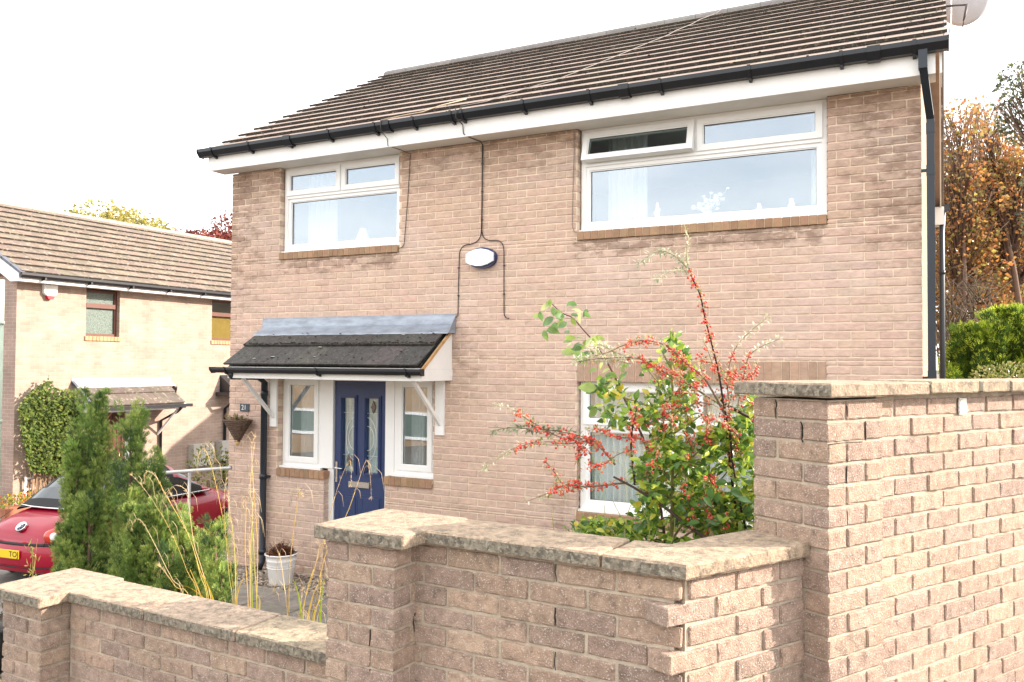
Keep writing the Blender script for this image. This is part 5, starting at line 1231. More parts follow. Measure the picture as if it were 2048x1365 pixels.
def grass(label, stems, wd, leaves):
    b = gp(stems[0][0][0], wd); t = thing('dry_grass', b, label, 'ornamental grass', 'dry ornamental grasses'); mb = MB()
    for s_ in stems: 
        Q = stem(mb, s_, wd+rnd.uniform(-.12, .12), rnd.uniform(.0019, .0033), rnd.choice([(.66, .48, .10), (.60, .42, .12), (.50, .46, .12), (.62, .48, .26)]))
        for k in range(46):
            f_ = rnd.random()**.6; i_ = min(len(Q)-2, int(len(Q)*(.45+.55*f_))); q = Q[i_]; d_ = (Q[i_+1]-q).normalized()
            mb.blade(q, q+d_*rnd.uniform(.01, .03)+Vector((rnd.gauss(0, 1), rnd.gauss(0, 1), rnd.gauss(0, 1)))*.008, .0022, jc((.62, .47, .26), .25))
        for k in range(5):
            q = Q[rnd.randrange(len(Q)//2, len(Q))]; L_ = rnd.uniform(.06, .16); sd_ = rnd.choice([-1, 1]); a_ = [q, q+Vector((sd_*L_*.25, 0, L_*.35)), q+Vector((sd_*L_*.55, 0, L_*.1)), q+Vector((sd_*L_*.7, 0, -L_*.6))]
            mb.tube(a_, [.0016, .0014, .0012, .0008], 3, c=jc((.60, .46, .28), .2))
    mb.build('stems', MT['straw'], t); lf = MB()
    for (x, y, x2, y2, x3, y3) in leaves:
        P_ = [at(x, y, wd), at(x2, y2, wd), at(x3, y3, wd)]; g_ = Vector((P_[0].x, P_[0].y, -2.43)); pr_ = None; n = 8; vs = []
        Q = [g_]+[P_[0]*(1-t)**2+P_[1]*2*t*(1-t)+P_[2]*t*t for t in [i/n for i in range(n+1)]]
        for i, q in enumerate(Q):
            w_ = .011*(1-(i/len(Q))**2)+.001; vs += [tuple(q-RX*w_/2), tuple(q+RX*w_/2), tuple(q+Vector((0, .004, -.002)))]
        fs = []
        for i in range(len(Q)-1): fs += [(3*i, 3*i+2, 3*i+5, 3*i+3), (3*i+2, 3*i+1, 3*i+4, 3*i+5)]
        lf.add(vs, fs, 0, jc(rnd.choice([(.72, .58, .06), (.40, .50, .06), (.75, .55, .15)]), .12))
    for i in range(26):
        p = b+Vector((rnd.uniform(-.16, .16), rnd.uniform(-.1, .1), 0)); lf.leaf(p+Vector((0, 0, .0)), (rnd.uniform(-.5, .5), rnd.uniform(-.5, .5), 1), (0, -1, .2), rnd.uniform(.2, .5), .014, jc((.30, .42, .05), .25))
    lf.build('leaves', MT['straw'], t)
grass('arching dry grass clump leaning left over the low conifers', [
    [(368, 1215), (345, 1160), (333, 1137), (311, 1092), (285, 1045), (270, 1040), (262, 1060)], [(396, 1216), (374, 1142), (338, 1056), (293, 984), (259, 946)],
    [(419, 1225), (397, 1133), (374, 1065), (333, 993), (311, 953), (293, 944), (287, 968)], [(424, 1228), (406, 1147), (388, 1088), (379, 1020), (374, 984), (351, 971), (329, 989)],
    [(415, 1222), (400, 1150), (384, 1090), (360, 1030), (340, 985)], [(380, 1214), (352, 1175), (330, 1145), (318, 1130)]], 5.35,
    [(428, 1228, 405, 1180, 362, 1170), (410, 1220, 395, 1170, 380, 1140), (432, 1230, 428, 1190, 405, 1150)])
grass('upright dry grass clump with two tall stems left of the dark downpipe', [
    [(469, 1237), (464, 1156), (451, 1065), (433, 975), (419, 921), (408, 897), (397, 912), (393, 945)], [(471, 1237), (469, 1101), (459, 1020), (456, 985)],
    [(466, 1236), (458, 1150), (452, 1080), (448, 1000), (453, 955)], [(474, 1237), (474, 1150), (470, 1095), (462, 1030)],
    [(500, 1246), (500, 1110), (505, 1020), (500, 975), (509, 885)], [(514, 1246), (509, 1133), (505, 1043), (507, 975)], [(497, 1245), (490, 1100), (492, 1020), (488, 1000), (480, 1050)],
    [(512, 1245), (515, 1100), (508, 990), (503, 900), (511, 872)], [(505, 1245), (498, 1080), (503, 1030)]], 5.2,
    [(472, 1238, 470, 1180, 487, 1157), (512, 1247, 525, 1200, 515, 1190), (505, 1245, 500, 1100, 506, 1035)])
grass('sparse dry grass clump in front of the white plant pot', [
    [(575, 1262), (572, 1200), (560, 1115), (556, 1118), (548, 1190)], [(577, 1264), (580, 1130), (595, 1000), (600, 985), (604, 992)], [(596, 1268), (600, 1230), (606, 1170)]], 5.05,
    [(572, 1258, 570, 1235, 540, 1230), (640, 1270, 640, 1200, 648, 1160)])
grass('dry grass clump beside the middle pillar with stems rising across the blue door', [
    [(600, 1268), (608, 1206), (623, 1160), (636, 1114), (650, 1078), (657, 1042), (675, 977), (697, 923), (703, 940), (700, 975)], [(620, 1272), (632, 1200), (641, 1150), (655, 1100), (690, 1036), (710, 984), (732, 922), (740, 950), (743, 1003)],
    [(605, 1268), (612, 1190), (632, 1125), (640, 1090)], [(625, 1272), (640, 1190), (642, 1130), (650, 1080)], [(632, 1272), (641, 1215), (648, 1160)]], 5.0,
    [(606, 1268, 600, 1180, 586, 1160), (612, 1270, 618, 1200, 635, 1170), (628, 1272, 620, 1230, 640, 1200)])
t = thing('weed', gp(66, 6.2), 'single yellowing weed stem standing left of the conifers', 'weed'); mb = MB()
stem(mb, [(62, 1185), (68, 1140), (72, 1100), (75, 1078)], 6.2, .005, (.42, .34, .12), (.4, .2, .1)); stem(mb, [(66, 1120), (56, 1103), (48, 1090)], 6.2, .004, (.42, .34, .12), (.4, .2, .1))
for i in range(26): p = at(rnd.uniform(52, 80), rnd.uniform(1090, 1165), 6.2); mb.leaf(p, (rnd.uniform(-1, 1), 0, rnd.uniform(-.3, 1)), (0, -1, 0), .06, .012, jc((.38, .36, .10), .2))
mb.build('stalk', MT['straw'], t)
# low greenery and yellow leaves by the middle pillar
t = thing('low_plant', gp(600, 5.6), 'low green and yellow ground plant at the foot of the dry grasses', 'plant'); mb = MB()
for i in range(700):
    p = gp(rnd.uniform(470, 700), rnd.uniform(5.25, 6.6)); p.z += rnd.uniform(.0, .1); mb.leaf(p, (rnd.uniform(-1, 1), rnd.uniform(-1, 1), rnd.uniform(0, 1)), (0, 0, 1), rnd.uniform(.03, .07), .025, jc(rnd.choice([(.12, .2, .03), (.2, .26, .03), (.45, .42, .05), (.07, .12, .02)]), .2))
tag(mb.build('leaves', MT['leaf'], t), kind=None)

# black tub
bt = gp(-2, 6.9, -2.42); t = thing('black_tub', bt, 'large black round tub with a dead plant at the lower left edge', 'plant pot'); mb = MB()
mb.lathe([(0, 0), (.22, 0), (.245, .30), (.25, .31), (.27, .34), (.275, .36), (.26, .365), (.25, .34), (0, .34)], bt, 30); mb.build('tub', pm('black_plastic', (.02, .022, .026), .45, .1), t)
mb = MB()
for i in range(260):
    a = rnd.uniform(0, 2*pi); r = rnd.uniform(0, .25); mb.leaf(bt+Vector((r*cos(a), r*sin(a), .36+rnd.uniform(0, .22))), (cos(a)+rnd.uniform(-1, 1), sin(a)+rnd.uniform(-1, 1), rnd.uniform(-.4, 1)), (0, 0, 1), rnd.uniform(.04, .1), .02, jc(rnd.choice([(.22, .11, .06), (.14, .09, .05), (.2, .17, .06)]), .3))
mb.build('dead_plant', MT['leaf'], t)

# climber and trellis on the neighbouring wall
def onN(x, y, off=.12): return onp(x, y, 0, NX+off)
t = thing('climbing_plant', onN(95, 1000), 'green climbing plant on the sunlit wall left of the neighbouring porch', 'climber'); mb = MB(); tr = MB()
poly_ = [(38, 812), (60, 785), (85, 768), (98, 755), (108, 778), (140, 780), (160, 800), (165, 960), (120, 955), (60, 940), (45, 880)]
def inside(x, y, P_):
    c = False
    for i in range(len(P_)):
        (x1, y1), (x2, y2) = P_[i], P_[i-1]
        if (y1 > y) != (y2 > y) and x < (x2-x1)*(y-y1)/(y2-y1)+x1: c = not c
    return c
n = 0
while n < 4200:
    x, y = rnd.uniform(36, 166), rnd.uniform(754, 965)
    if not inside(x, y, poly_): continue
    n += 1; p = onN(x, y, rnd.uniform(.05, .34)); mb.leaf(p, (rnd.uniform(.0, 1), rnd.uniform(-1, 1), rnd.uniform(-1, .5)), (1, 0, .4), rnd.uniform(.05, .10), .05, jc(rnd.choice([(.10, .16, .03), (.16, .22, .04), (.22, .27, .06), (.06, .10, .02)]), .2))
for i in range(60):
    x = rnd.uniform(60, 150); y = rnd.uniform(940, 1000); p = onN(x, y); tr.tube([(p.x, p.y, -3.05), p, onN(x+rnd.uniform(-15, 15), y-60)], [.012, .010, .006], 4)
mb.build('foliage', MT['leaf'], t); tr.build('stems', pm('pale_stem', (.30, .20, .13), .8, .1), t)
t = thing('trellis', onN(80, 980, .06), 'low white trellis under the climbing plant on the left house', 'trellis')
mb = MB(); a = onN(50, 958, .06); b = onN(160, 975, .06)
for z in (a.z, a.z-.22): mb.box(NX+.04, NX+.07, a.y, b.y, z-.02, z+.02)
for k in range(8): y = a.y+(b.y-a.y)*k/7; mb.box(NX+.07, NX+.09, y-.02, y+.02, -3.1, a.z+.05)
mb.build('slats', MT['fascia'], t)
t = thing('flower_trough', onN(62, 1005, .5), 'terracotta trough of yellow and red bedding plants beside the left house', 'planter'); q = onN(60, 1008, .6); mb = MB()
mb.prism([(q.x-.15, -3.1), (q.x+.13, -3.1), (q.x+.17, -2.78), (q.x-.17, -2.78)], 1, q.y-.6, q.y+.8); mb.build('trough', pm('terracotta', (.35, .13, .07), .8, .15, 9), t); mb = MB()
for i in range(500): mb.leaf((q.x+rnd.uniform(-.2, .2), q.y+rnd.uniform(-.65, .85), -2.78+rnd.uniform(0, .22)), (rnd.uniform(-1, 1), rnd.uniform(-1, 1), 1), (1, 0, .3), .06, .03, jc(rnd.choice([(.30, .36, .03), (.2, .3, .03), (.5, .10, .04), (.10, .16, .03), (.55, .40, .04)]), .2))
tag(mb.build('bedding_plants', MT['leaf'], t), kind='stuff')

# ---- berry shrub (arching stems with red berries)
base = gp(1440, 3.95); t = thing('berry_shrub', base, 'arching shrub covered in small red berries growing beside the tall pillar', 'shrub')
ST = MB(); BR = MB(); LV = MB()
def smoothpx(pts, n=6):
    Q = []
    for i in range(len(pts)-1):
        for k in range(n):
            t_ = k/n; g = lambda j, d: pts[max(0, min(len(pts)-1, i+j))][d]
            Q.append(tuple(.5*((2*g(0, d))+(g(1, d)-g(-1, d))*t_+(2*g(-1, d)-5*g(0, d)+4*g(1, d)-g(2, d))*t_*t_+(3*g(0, d)-g(-1, d)-3*g(1, d)+g(2, d))*t_**3) for d in range(3)))
    Q.append(pts[-1]); return Q
REDS = [(.70, .07, .045), (.62, .045, .035), (.78, .17, .09), (.68, .10, .07)]
def branch(pts, w0, w1, r0, r1, berries=(0, 1), dens=1.0, leafc=None, leafn=0, leafl=.022, twc=(.26, .17, .12), bspread=9):
    n = len(pts); P3 = [(x, y, w0+(w1-w0)*i/(n-1)) for i, (x, y) in enumerate(pts)]; Q = smoothpx(P3); W = [at(*q) for q in Q]
    m = len(W); ST.tube(W, [r0+(r1-r0)*i/(m-1) for i in range(m)], 6, c=jc(twc, .15))
    L_ = sum((W[i+1]-W[i]).length for i in range(m-1))
    def pos(f):
        i = min(m-2, int(f*(m-1))); return W[i].lerp(W[i+1], f*(m-1)-i), (W[i+1]-W[i]).normalized()
    if berries:
        nb_ = int(L_*82*dens*(berries[1]-berries[0]))
        for k in range(nb_):
            f = rnd.uniform(*berries); p, d = pos(f)
            cl_ = p+Vector((rnd.gauss(0, 1), rnd.gauss(0, 1), rnd.gauss(0, 1)))*.0085*bspread/9
            for j in range(rnd.randint(1, 3)):
                q = cl_+Vector((rnd.gauss(0, 1), rnd.gauss(0, 1), rnd.gauss(0, 1)))*.0075; rr = rnd.uniform(.0050, .0072)
                BR.ico(q, rr, 0, jc(rnd.choice(REDS), .15, .08))
            if rnd.random() < .5: ST.tube([p, cl_], .0012, 3, c=twc)
    for k in range(int(L_*leafn*3.0)):
        f = rnd.random(); p, d = pos(f); s_ = Vector((rnd.uniform(-1, 1), rnd.uniform(-1, 1), rnd.uniform(-1, 1)))
        p = p+s_*.008; LV.leaf(p, d*.5+s_, (0, -.3, 1), leafl*rnd.uniform(.7, 1.5), leafl*.5, jc(rnd.choice(leafc or [(.10, .16, .05), (.25, .27, .12), (.45, .30, .18), (.55, .50, .38)]), .2))
DK = (.045, .028, .028); WH = [(.70, .66, .52), (.52, .55, .34), (.76, .72, .62), (.40, .46, .2)]; RD = [(.62, .42, .20), (.24, .32, .09), (.65, .56, .40), (.60, .35, .20), (.35, .40, .20)]
branch([(1497, 1080), (1479, 1003), (1466, 930), (1460, 872), (1446, 800), (1437, 745), (1424, 690), (1411, 640), (1400, 590), (1384, 556), (1375, 530)], 3.9, 3.8, .006, .003, (.33, .97), .8, RD, 50, .02, DK)
branch([(1375, 532), (1373, 505), (1376, 480), (1368, 450)], 3.8, 3.8, .004, .002, None, 0, WH, 90, .014, (.4, .36, .22))
branch([(1374, 536), (1350, 512), (1325, 503), (1300, 510), (1275, 530)], 3.8, 3.7, .003, .0015, None, 0, [(.30, .33, .22), (.5, .5, .38)], 160, .020, (.4, .36, .25))
branch([(1373, 542), (1340, 543), (1308, 561)], 3.8, 3.7, .003, .0015, None, 0, [(.30, .33, .22), (.5, .5, .38)], 140, .018, (.4, .36, .25))
branch([(1450, 830), (1411, 761), (1370, 724), (1342, 699), (1321, 687), (1288, 681), (1264, 685), (1247, 691), (1215, 705), (1190, 712)], 3.9, 3.7, .005, .002, (.15, .78), 1.1, RD, 70, .02)
branch([(1450, 815), (1403, 786), (1370, 765), (1342, 753), (1313, 736), (1288, 722), (1268, 716), (1231, 716), (1195, 718), (1157, 724)], 3.95, 3.75, .005, .0018, (.1, .70), 1.0, RD, 70, .02)
branch([(1268, 716), (1230, 705), (1200, 690), (1180, 700)], 3.8, 3.7, .002, .001, None, 0, WH, 150, .022, (.4, .36, .25))
branch([(1260, 728), (1215, 718), (1175, 716), (1150, 724)], 3.85, 3.75, .002, .001, None, 0, WH, 150, .022, (.4, .36, .25))
branch([(1230, 930), (1200, 895), (1177, 880), (1124, 876), (1083, 855), (1054, 839), (1034, 822)], 3.9, 3.75, .004, .002, (.1, 1), 1.25, RD, 60, .022)
branch([(1036, 824), (1012, 815), (990, 812)], 3.75, 3.72, .002, .001, None, 0, WH, 120, .014, (.45, .42, .28))
branch([(1210, 905), (1182, 884), (1132, 888), (1095, 884), (1058, 888), (1021, 900)], 3.9, 3.7, .004, .002, (.1, 1), 1.1, RD, 60, .022)
branch([(1021, 900), (995, 918), (976, 930), (966, 940)], 3.7, 3.7, .002, .001, None, 0, WH, 110, .016, (.45, .40, .25))
branch([(1160, 872), (1110, 862), (1060, 858), (1020, 856), (985, 862)], 3.85, 3.7, .003, .001, (0, .6), .9, [(.16, .22, .12), (.3, .34, .2)], 110, .026)
branch([(1255, 966), (1214, 970), (1173, 974), (1132, 970), (1110, 980), (1095, 988)], 3.95, 3.75, .005, .003, (.1, 1), 1.35, RD, 60, .022)
branch([(1100, 985), (1075, 995), (1052, 1004)], 3.75, 3.72, .003, .001, (0, .25), .6, WH, 40, .018, (.3, .22, .15))
branch([(1158, 872), (1156, 915), (1156, 975)], 3.85, 3.85, .003, .002, (0, 1), .9, RD, 40, .02)
branch([(1092, 925), (1105, 940), (1124, 970), (1128, 990)], 3.8, 3.8, .003, .0015, (0, 1), .9, RD, 60, .02)
branch([(1273, 820), (1266, 850), (1262, 890), (1266, 930), (1270, 970)], 3.8, 3.9, .003, .006, (0, .6), 1.9, RD, 60, .022, DK, 14)
branch([(1262, 900), (1235, 910), (1205, 930), (1175, 935)], 3.85, 3.8, .003, .0015, (0, .9), .9, RD, 70, .022)
branch([(1300, 905), (1285, 880), (1240, 875), (1200, 860), (1175, 862)], 3.9, 3.85, .003, .0015, (0, .9), 1.0, RD, 70, .022)
branch([(1155, 925), (1175, 900), (1188, 940)], 3.85, 3.85, .002, .001, (0, 1), .8, RD, 60, .02)
branch([(1290, 850), (1329, 833), (1370, 818), (1395, 806), (1428, 810)], 3.9, 3.9, .003, .003, (0, 1), .8, RD, 60, .022)
branch([(1460, 860), (1457, 800), (1455, 753), (1469, 700), (1502, 662), (1539, 634)], 3.9, 3.8, .004, .001, (.1, .62), .8, WH, 90, .018)
branch([(1475, 790), (1489, 750), (1497, 715), (1520, 695), (1559, 679)], 3.9, 3.8, .004, .001, (0, .55), 1.0, WH, 90, .018)
branch([(1489, 760), (1510, 745), (1512, 720)], 3.9, 3.8, .002, .001, (0, .7), 1.0, RD, 60, .018)
branch([(1400, 720), (1440, 735), (1470, 770), (1500, 800), (1512, 850)], 3.9, 3.9, .003, .002, (0, 1), .8, RD, 60, .022)
branch([(1430, 745), (1415, 700), (1405, 680)], 3.85, 3.8, .002, .001, (0, .6), .6, WH, 90, .014)
branch([(1227, 954), (1272, 978), (1329, 1015), (1370, 1048), (1411, 1077), (1440, 1100)], 3.9, 3.75, .005, .010, None, 0, None, 0, .02, (.09, .06, .05))
branch([(1510, 840), (1480, 825), (1450, 808), (1440, 795)], 3.95, 3.9, .009, .006, None, 0, None, 0, .02, (.09, .055, .05))
branch([(1480, 1085), (1473, 1030), (1462, 940), (1452, 850), (1445, 800)], 4.0, 3.95, .008, .006, (.2, .9), .5, RD, 20, .02, DK)
for i in range(28):
    x = rnd.uniform(1290, 1500); y = rnd.uniform(700, 960); branch([(x, y+60), (x+rnd.uniform(-15, 15), y+25), (x+rnd.uniform(-25, 25), y)], rnd.uniform(3.75, 4.1), rnd.uniform(3.7, 4.0), .002, .001, (0, 1), .55, RD, 60, .02)
for i in range(10):
    x = rnd.uniform(1300, 1490); y = rnd.uniform(960, 1070); branch([(x, y+40), (x+rnd.uniform(-15, 15), y)], 3.8, 3.75, .002, .001, (0, 1), .35, RD, 40, .02)
ST.build('stems', MT['straw'], t); tag(BR.build('berries', MT['berry'], t), kind='stuff'); LV.build('leaves', MT['leaf'], t)
# main woody stems down to the soil
mb = MB(); g0 = gp(1470, 3.95); mb.tube([g0, at(1485, 1120, 3.95), at(1480, 1060, 3.98)], [.016, .012, .010], 7); mb.tube([gp(1450, 3.85), at(1446, 1120, 3.78), at(1438, 1098, 3.75)], [.016, .012, .010], 7); mb.build('trunk', MT['bark'], t)

# ---- tall rose-like shoot with big light green leaves
t = thing('leafy_shoot', gp(1300, 4.1), 'long arching shoot with large light green leaves leaning left above the lower window', 'plant'); mb = MB(); lf = MB()
def pathpx(pts, wd, r0, r1, mb, c=(.14, .07, .06)):
    Q = [at(*q) for q in smoothpx([(x, y, wd) for x, y in pts])]; m = len(Q); mb.tube(Q, [r0+(r1-r0)*i/(m-1) for i in range(m)], 6, c=c); return Q
g = gp(1300, 4.05); Q = pathpx([(1330, 1080), (1310, 950), (1275, 850), (1250, 800), (1233, 761), (1214, 724), (1190, 687), (1165, 658), (1145, 636), (1124, 626), (1100, 605)], 4.05, .007, .002, mb); mb.tube([g, Q[0]], .008, 6, c=(.14, .07, .06))
LG = [(.22, .34, .08), (.30, .40, .10), (.16, .28, .09), (.42, .46, .22), (.12, .22, .08)]
for (x, y, s_) in [(1100, 612, 1), (1118, 622, 1.1), (1085, 625, 1), (1108, 640, 1.2), (1128, 640, 1), (1092, 660, 1.1), (1120, 655, 1.2), (1100, 598, .8), (1140, 630, 1), (1165, 622, 1), (1150, 612, .8), (1172, 625, .9), (1130, 668, 1), (1145, 690, 1.1), (1155, 680, 1), (1148, 705, 1.5), (1165, 700, 1.2), (1170, 690, .9), (1182, 672, 1.1), (1190, 700, .9), (1195, 668, .8), (1180, 712, .8), (1195, 770, 1.5), (1215, 750, 1), (1200, 740, .9), (1225, 740, .9), (1230, 765, 1), (1208, 812, 1.3), (1195, 820, 1), (1240, 735, .9), (1250, 745, .9), (1230, 790, .8)]:
    for j in range(2):
        p = at(x+rnd.uniform(-6, 6), y+rnd.uniform(-7, 7), 4.02+rnd.uniform(-.06, .06)); l = .058*s_*rnd.uniform(.75, 1.05)
        lf.bigleaf(p, RX*rnd.uniform(-1, .6)+Vector((0, rnd.uniform(-.4, .4), rnd.uniform(-1, .2))), Vector((rnd.uniform(-.9, .9), -1, rnd.uniform(-.3, 1.2))), l, l*.58, jc(rnd.choice(LG), .15), fold=.15)
mb.build('stem', MT['straw'], t); lf.build('leaves', MT['leaf'], t)

# ---- holly-like bush filling the space behind the middle wall
t = thing('holly_bush', gp(1380, 4.2), 'glossy green and yellow-green holly bush in front of the lower window', 'bush'); mb = MB(); lf = MB()
HG = [(.14, .27, .03), (.24, .38, .04), (.07, .15, .025), (.36, .47, .05), (.50, .54, .07), (.09, .19, .03)]
def hleaf(p, s_=1, cols=HG):
    l = rnd.uniform(.034, .056)*s_; d = Vector((rnd.uniform(-1, 1), rnd.uniform(-1, 1), rnd.uniform(-.6, 1))); nn_ = Vector((rnd.uniform(-1, 1), rnd.uniform(-1.2, .4), rnd.uniform(0, 1.2)))
    c = (.60, .48, .05) if rnd.random() < .035 else jc(rnd.choice(cols), .18, .06); lf.bigleaf(p, d, nn_, l, l*.52, c, fold=.18)
Q = pathpx([(1342, 1110), (1344, 1040), (1345, 960), (1342, 880), (1346, 800), (1343, 740), (1346, 690), (1347, 662)], 4.0, .011, .003, mb, (.30, .28, .10)); mb.tube([gp(1342, 4.0), Q[0]], .013, 7, c=(.25, .2, .1))
Hp = [(1513, 770), (1513, 1110), (1150, 1110), (1150, 1055), (1180, 1035), (1260, 1045), (1275, 985), (1265, 940), (1300, 900), (1310, 870), (1275, 850), (1240, 860), (1205, 850), (1195, 800), (1190, 760), (1215, 748), (1240, 770), (1255, 800), (1290, 800), (1285, 770), (1280, 730), (1310, 720), (1330, 690), (1345, 655), (1362, 690), (1385, 720), (1400, 740), (1380, 790), (1400, 850), (1440, 860), (1470, 830)]
limbs = [[(1344, 1010), (1320, 975), (1290, 960)], [(1345, 960), (1375, 925), (1410, 890), (1425, 870)], [(1343, 905), (1310, 880), (1290, 850)], [(1343, 870), (1375, 850), (1405, 830)], [(1345, 800), (1320, 770), (1295, 740)], [(1345, 800), (1370, 760), (1390, 735)],
         [(1344, 1080), (1400, 1000), (1450, 950), (1480, 900)], [(1344, 1090), (1420, 1040), (1480, 1010)], [(1344, 1100), (1280, 1070), (1200, 1065)], [(1344, 740), (1330, 715), (1322, 700)], [(1345, 845), (1290, 810), (1230, 790), (1205, 770)], [(1343, 1000), (1300, 950), (1262, 930)]]
for l_ in limbs: pathpx(l_, rnd.uniform(3.95, 4.1), .006, .002, mb, (.28, .26, .10))
n = 0
while n < 4600:
    x, y = rnd.uniform(1148, 1515), rnd.uniform(655, 1112)
    if not inside(x, y, Hp): continue
    k = mn.noise(Vector((x*.022, y*.022, 2.2)))
    dens = .40+.60*smooth(800, 940, y)
    if x < 1290: dens *= .8
    if rnd.random() > dens*(1 if k > -.1 else .15): continue
    n += 1; hleaf(at(x, y, rnd.uniform(3.75, 4.45) if y > 900 else rnd.uniform(3.85, 4.2)))
for i in range(240): x = rnd.uniform(1130, 1360); hleaf(at(x, rnd.uniform(1045, 1110)+max(0, 1200-x)*.2, rnd.uniform(3.9, 4.5)), .9, HG[:3]+HG[5:])
for (x, y) in ((1405, 995), (1420, 975), (1435, 985), (1395, 1015), (1410, 1000), (1455, 965), (1462, 985), (1475, 1000), (1468, 1020), (1490, 1010), (1480, 975), (1440, 1050), (1425, 1040), (1400, 1045)):
    p = at(x, y, rnd.uniform(3.68, 3.8)); l = rnd.uniform(.045, .068); lf.bigleaf(p, RX*rnd.uniform(-1, 1)+UP*rnd.uniform(-1, .3), Vector((rnd.uniform(-.9, .9), -1, rnd.uniform(-.2, 1.4))), l, l*.62, jc((.12, .25, .07), .25))
mb.build('branches', MT['straw'], t); lf.build('leaves', MT['leaf'], t)
# bare yellowish twigs by the low window
t = thing('bare_twigs', gp(1260, 3.9), 'thin bare yellow-green twigs in front of the lower window sill', 'plant'); mb = MB()
for l_ in ([(1165, 1120), (1163, 1070), (1159, 1020)], [(1310, 1120), (1270, 1070), (1240, 1030), (1225, 1000)], [(1250, 1060), (1255, 1030), (1262, 1010)], [(1290, 1095), (1300, 1060), (1290, 1030), (1285, 1010)], [(1118, 1100), (1108, 1060), (1103, 1020)], [(1240, 1080), (1215, 1050), (1208, 1010)], [(1330, 1110), (1345, 1080), (1350, 1040)]):
    Q = pathpx(l_, 3.75, .0028, .0012, mb, (.36, .34, .12)); mb.tube([gp(l_[0][0], 3.75), Q[0]], .003, 4, c=(.3, .28, .12))
mb.build('twigs', MT['straw'], t)

# ------------------------------------------------------------------ trees behind
def tree(name, label, cat, base, blobs, n, ls, cols, twigs=60, trunk=.12, group=None, twc=None, mat='leaf', th_=-.28):
    t = thing(name, base, label, cat, group); lf = MB(); tr = MB(); base = Vector(base)
    tot = sum(b[1][0]*b[1][1]*b[1][2] for b in blobs)
    for c, r in blobs:
        k = int(n*r[0]*r[1]*r[2]/tot); scatter_leaves(lf, c, r, k, ls, cols, 0, .35, .7)
    top = max(blobs, key=lambda b: b[0][2])[0]; top = Vector(top); tr.tube([base, base.lerp(top, .5)+Vector((.1, 0, 0)), top], [trunk, trunk*.6, trunk*.12], 7)
    for c, r in blobs:
        c = Vector(c); q = base.lerp(top, .45); q = Vector((q.x, q.y, min(q.z, c.z-.3*r[2]))); tr.tube([q, q.lerp(c, .6)+Vector((0, 0, -.2)), c], [trunk*.4, trunk*.25, trunk*.1], 5)
        for i in range(twigs//len(blobs)):
            v = Vector((rnd.uniform(-1, 1), rnd.uniform(-1, 1), rnd.uniform(-.6, 1))).normalized(); e = c+Vector((v.x*r[0], v.y*r[1], v.z*r[2]))*rnd.uniform(.7, 1.05); s0 = q.lerp(c, rnd.uniform(.2, 1))
            tr.tube([s0, s0.lerp(e, .5)+Vector((rnd.uniform(-.15, .15), 0, .1)), e], [trunk*.12, trunk*.08, .008], 4)
    lf.build('crown', MT[mat], t); tr.build('trunk', twc or MT['bark'], t); return t
def blob(px, py, wd, rx, rz, ry=None): p = at(px, py, wd); return (tuple(p), (rx, ry or rx, rz))
OR = [(.50, .21, .06), (.54, .27, .07), (.40, .16, .06), (.31, .25, .07), (.50, .30, .10), (.32, .16, .07), (.36, .31, .08)]
tree('beech_tree', 'orange autumn tree just right of the house gable', 'tree', (8.4, 17.5, -2), [blob(1920, 260, 24, .8, .9), blob(1900, 350, 24, .9, 1.2), blob(1930, 430, 24, 1.1, 1.4), blob(1900, 520, 24, 1.0, 1.2), blob(1950, 540, 24, 1.0, 1.2)], 6400, .13, OR, 420, .10, 'autumn trees on the right')
tree('beech_tree', 'orange and yellow-green autumn tree at the right edge of the view', 'tree', (10.2, 18.0, -2), [blob(1970, 250, 25, .6, .8), blob(1985, 330, 25, 1.1, 1.1), blob(2035, 330, 24.5, 1.0, .8), blob(2025, 400, 24.5, 1.3, 1.2), blob(2000, 480, 25, 1.5, 1.4), blob(2050, 540, 25, 1.5, 1.3)], 9500, .13, OR, 460, .12, 'autumn trees on the right')
tree('beech_tree', 'darker brownish autumn tree filling in behind the orange ones', 'tree', (10.5, 25, -2), [blob(1930, 450, 33, 2.4, 2.9), blob(2010, 430, 33, 2.6, 2.8), blob(1960, 600, 33, 2.8, 2.4), blob(2070, 520, 33, 2.8, 3.2), blob(1900, 580, 33, 2.0, 2.2)], 15000, .24, [(.40, .19, .045), (.26, .15, .045), (.48, .23, .045), (.18, .17, .05), (.26, .12, .045)], 260, .15, 'autumn trees on the right')
tree('oak_tree', 'dark green tree reaching in at the upper right edge', 'tree', (12.5, 14, -2), [blob(2038, 165, 20, .5, .5), blob(2050, 240, 20, .6, .6), blob(2008, 205, 20, .28, .16), blob(2085, 420, 20, .5, 1.1)], 1500, .12, [(.06, .08, .04), (.10, .13, .05), (.13, .15, .06), (.06, .07, .05)], 90, .12)
tree('ash_tree', 'yellow-green tree crown rising behind the left house roof', 'tree', (-24, 22, -4), [blob(150, 448, 38, 1.0, .6), blob(205, 440, 38, 1.3, .85), blob(260, 450, 38, 1.3, .8), blob(305, 465, 38, .9, .6), blob(230, 500, 38, 3.4, 1.3)], 8500, .20, [(.40, .34, .08), (.32, .31, .08), (.48, .38, .12), (.24, .25, .07)], 160, .2)
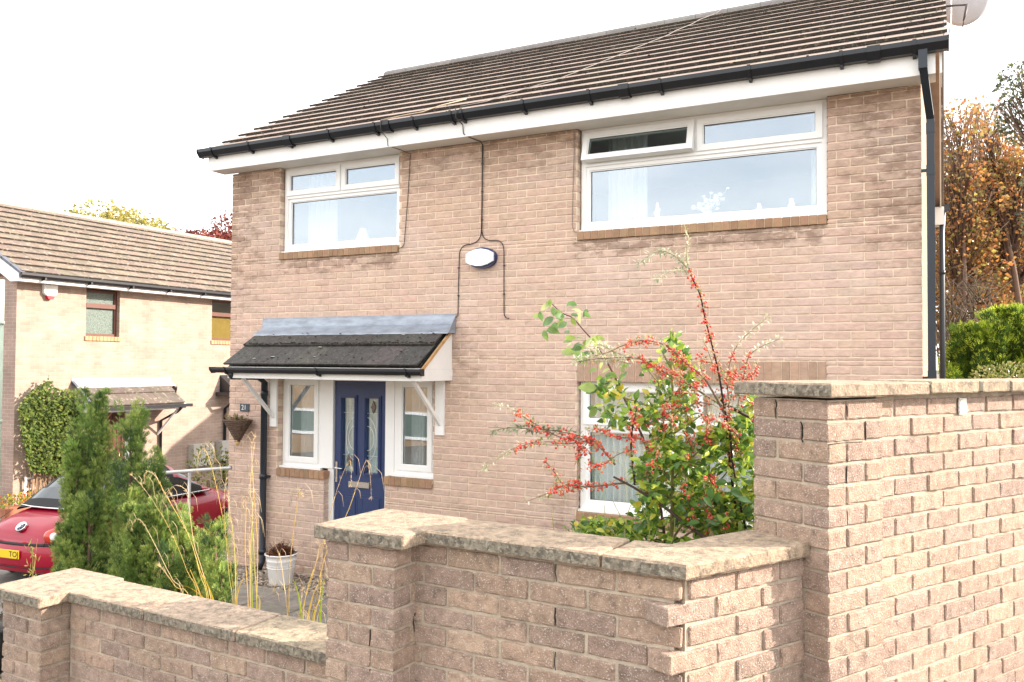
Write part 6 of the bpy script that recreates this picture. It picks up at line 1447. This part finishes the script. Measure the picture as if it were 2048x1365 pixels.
tree('copper_tree', 'dark red-leaved tree rising behind the left house roof beside the main house', 'tree', (-14, 24, -4), [blob(370, 478, 34, .8, .35), blob(415, 480, 34, .8, .45), blob(455, 462, 34, .7, .75), blob(430, 510, 34, 1.8, .9)], 5200, .17, [(.20, .05, .05), (.30, .08, .06), (.14, .04, .04), (.38, .13, .09)], 120, .15)
conifer('bright green conifer hedge bush beyond the high garden wall', [(tuple(Vector(at(1975, 700, 15)).xy.to_3d()+Vector((0, 0, -2.0))), 2.75, .9, 2600), (tuple(Vector(at(2040, 700, 15)).xy.to_3d()+Vector((0, 0, -2.0))), 3.05, 1.0, 2600), (tuple(Vector(at(1935, 700, 15.5)).xy.to_3d()+Vector((0, 0, -2.0))), 2.3, .55, 1100)], 'hedge_conifer', 'hedge', .26, (.50, .60, .06), cols=[(.10, .18, .02), (.22, .33, .03), (.05, .10, .015)])
t = thing('low_shrub', tuple(gp(2010, 10.5, -1.0)), 'small yellow-green shrub peeping over the high wall at the right edge', 'shrub'); mb = MB()
scatter_leaves(mb, at(2015, 760, 10.5), (.42, .3, .22), 1000, .05, [(.20, .24, .06), (.26, .28, .09), (.12, .16, .04), (.30, .28, .12)], .5)
mb.build('foliage', MT['leaf'], t); mb = MB(); q = at(2015, 775, 10.5)
for i in range(8): mb.tube([(q.x+rnd.uniform(-.1, .1), q.y, -1.6), (q.x+rnd.uniform(-.3, .3), q.y+rnd.uniform(-.1, .1), q.z+.1)], .01, 4)
mb.build('stems', MT['bark'], t)
t = thing('bare_thicket', tuple(gp(1910, 17, -2)), 'tangle of bare brown twigs at the foot of the autumn trees', 'thicket'); mb = MB()
for i in range(200):
    x = rnd.uniform(1880, 1990); y = rnd.uniform(590, 760); p = at(x, y, rnd.uniform(16.5, 19)); mb.tube([p, p+Vector((rnd.uniform(-.25, .25), rnd.uniform(-.1, .1), rnd.uniform(.15, .5))), p+Vector((rnd.uniform(-.6, .6), 0, rnd.uniform(.2, .8)))], [.016, .010, .004], 3)
for i in range(30): q = gp(rnd.uniform(1880, 1990), 17.7, -2.3); mb.tube([q, q+Vector((rnd.uniform(-.5, .5), 0, 3.2))], [.03, .01], 4)
tag(mb.build('twigs', pm('brown_twig', (.10, .07, .045), .9, .2), t))
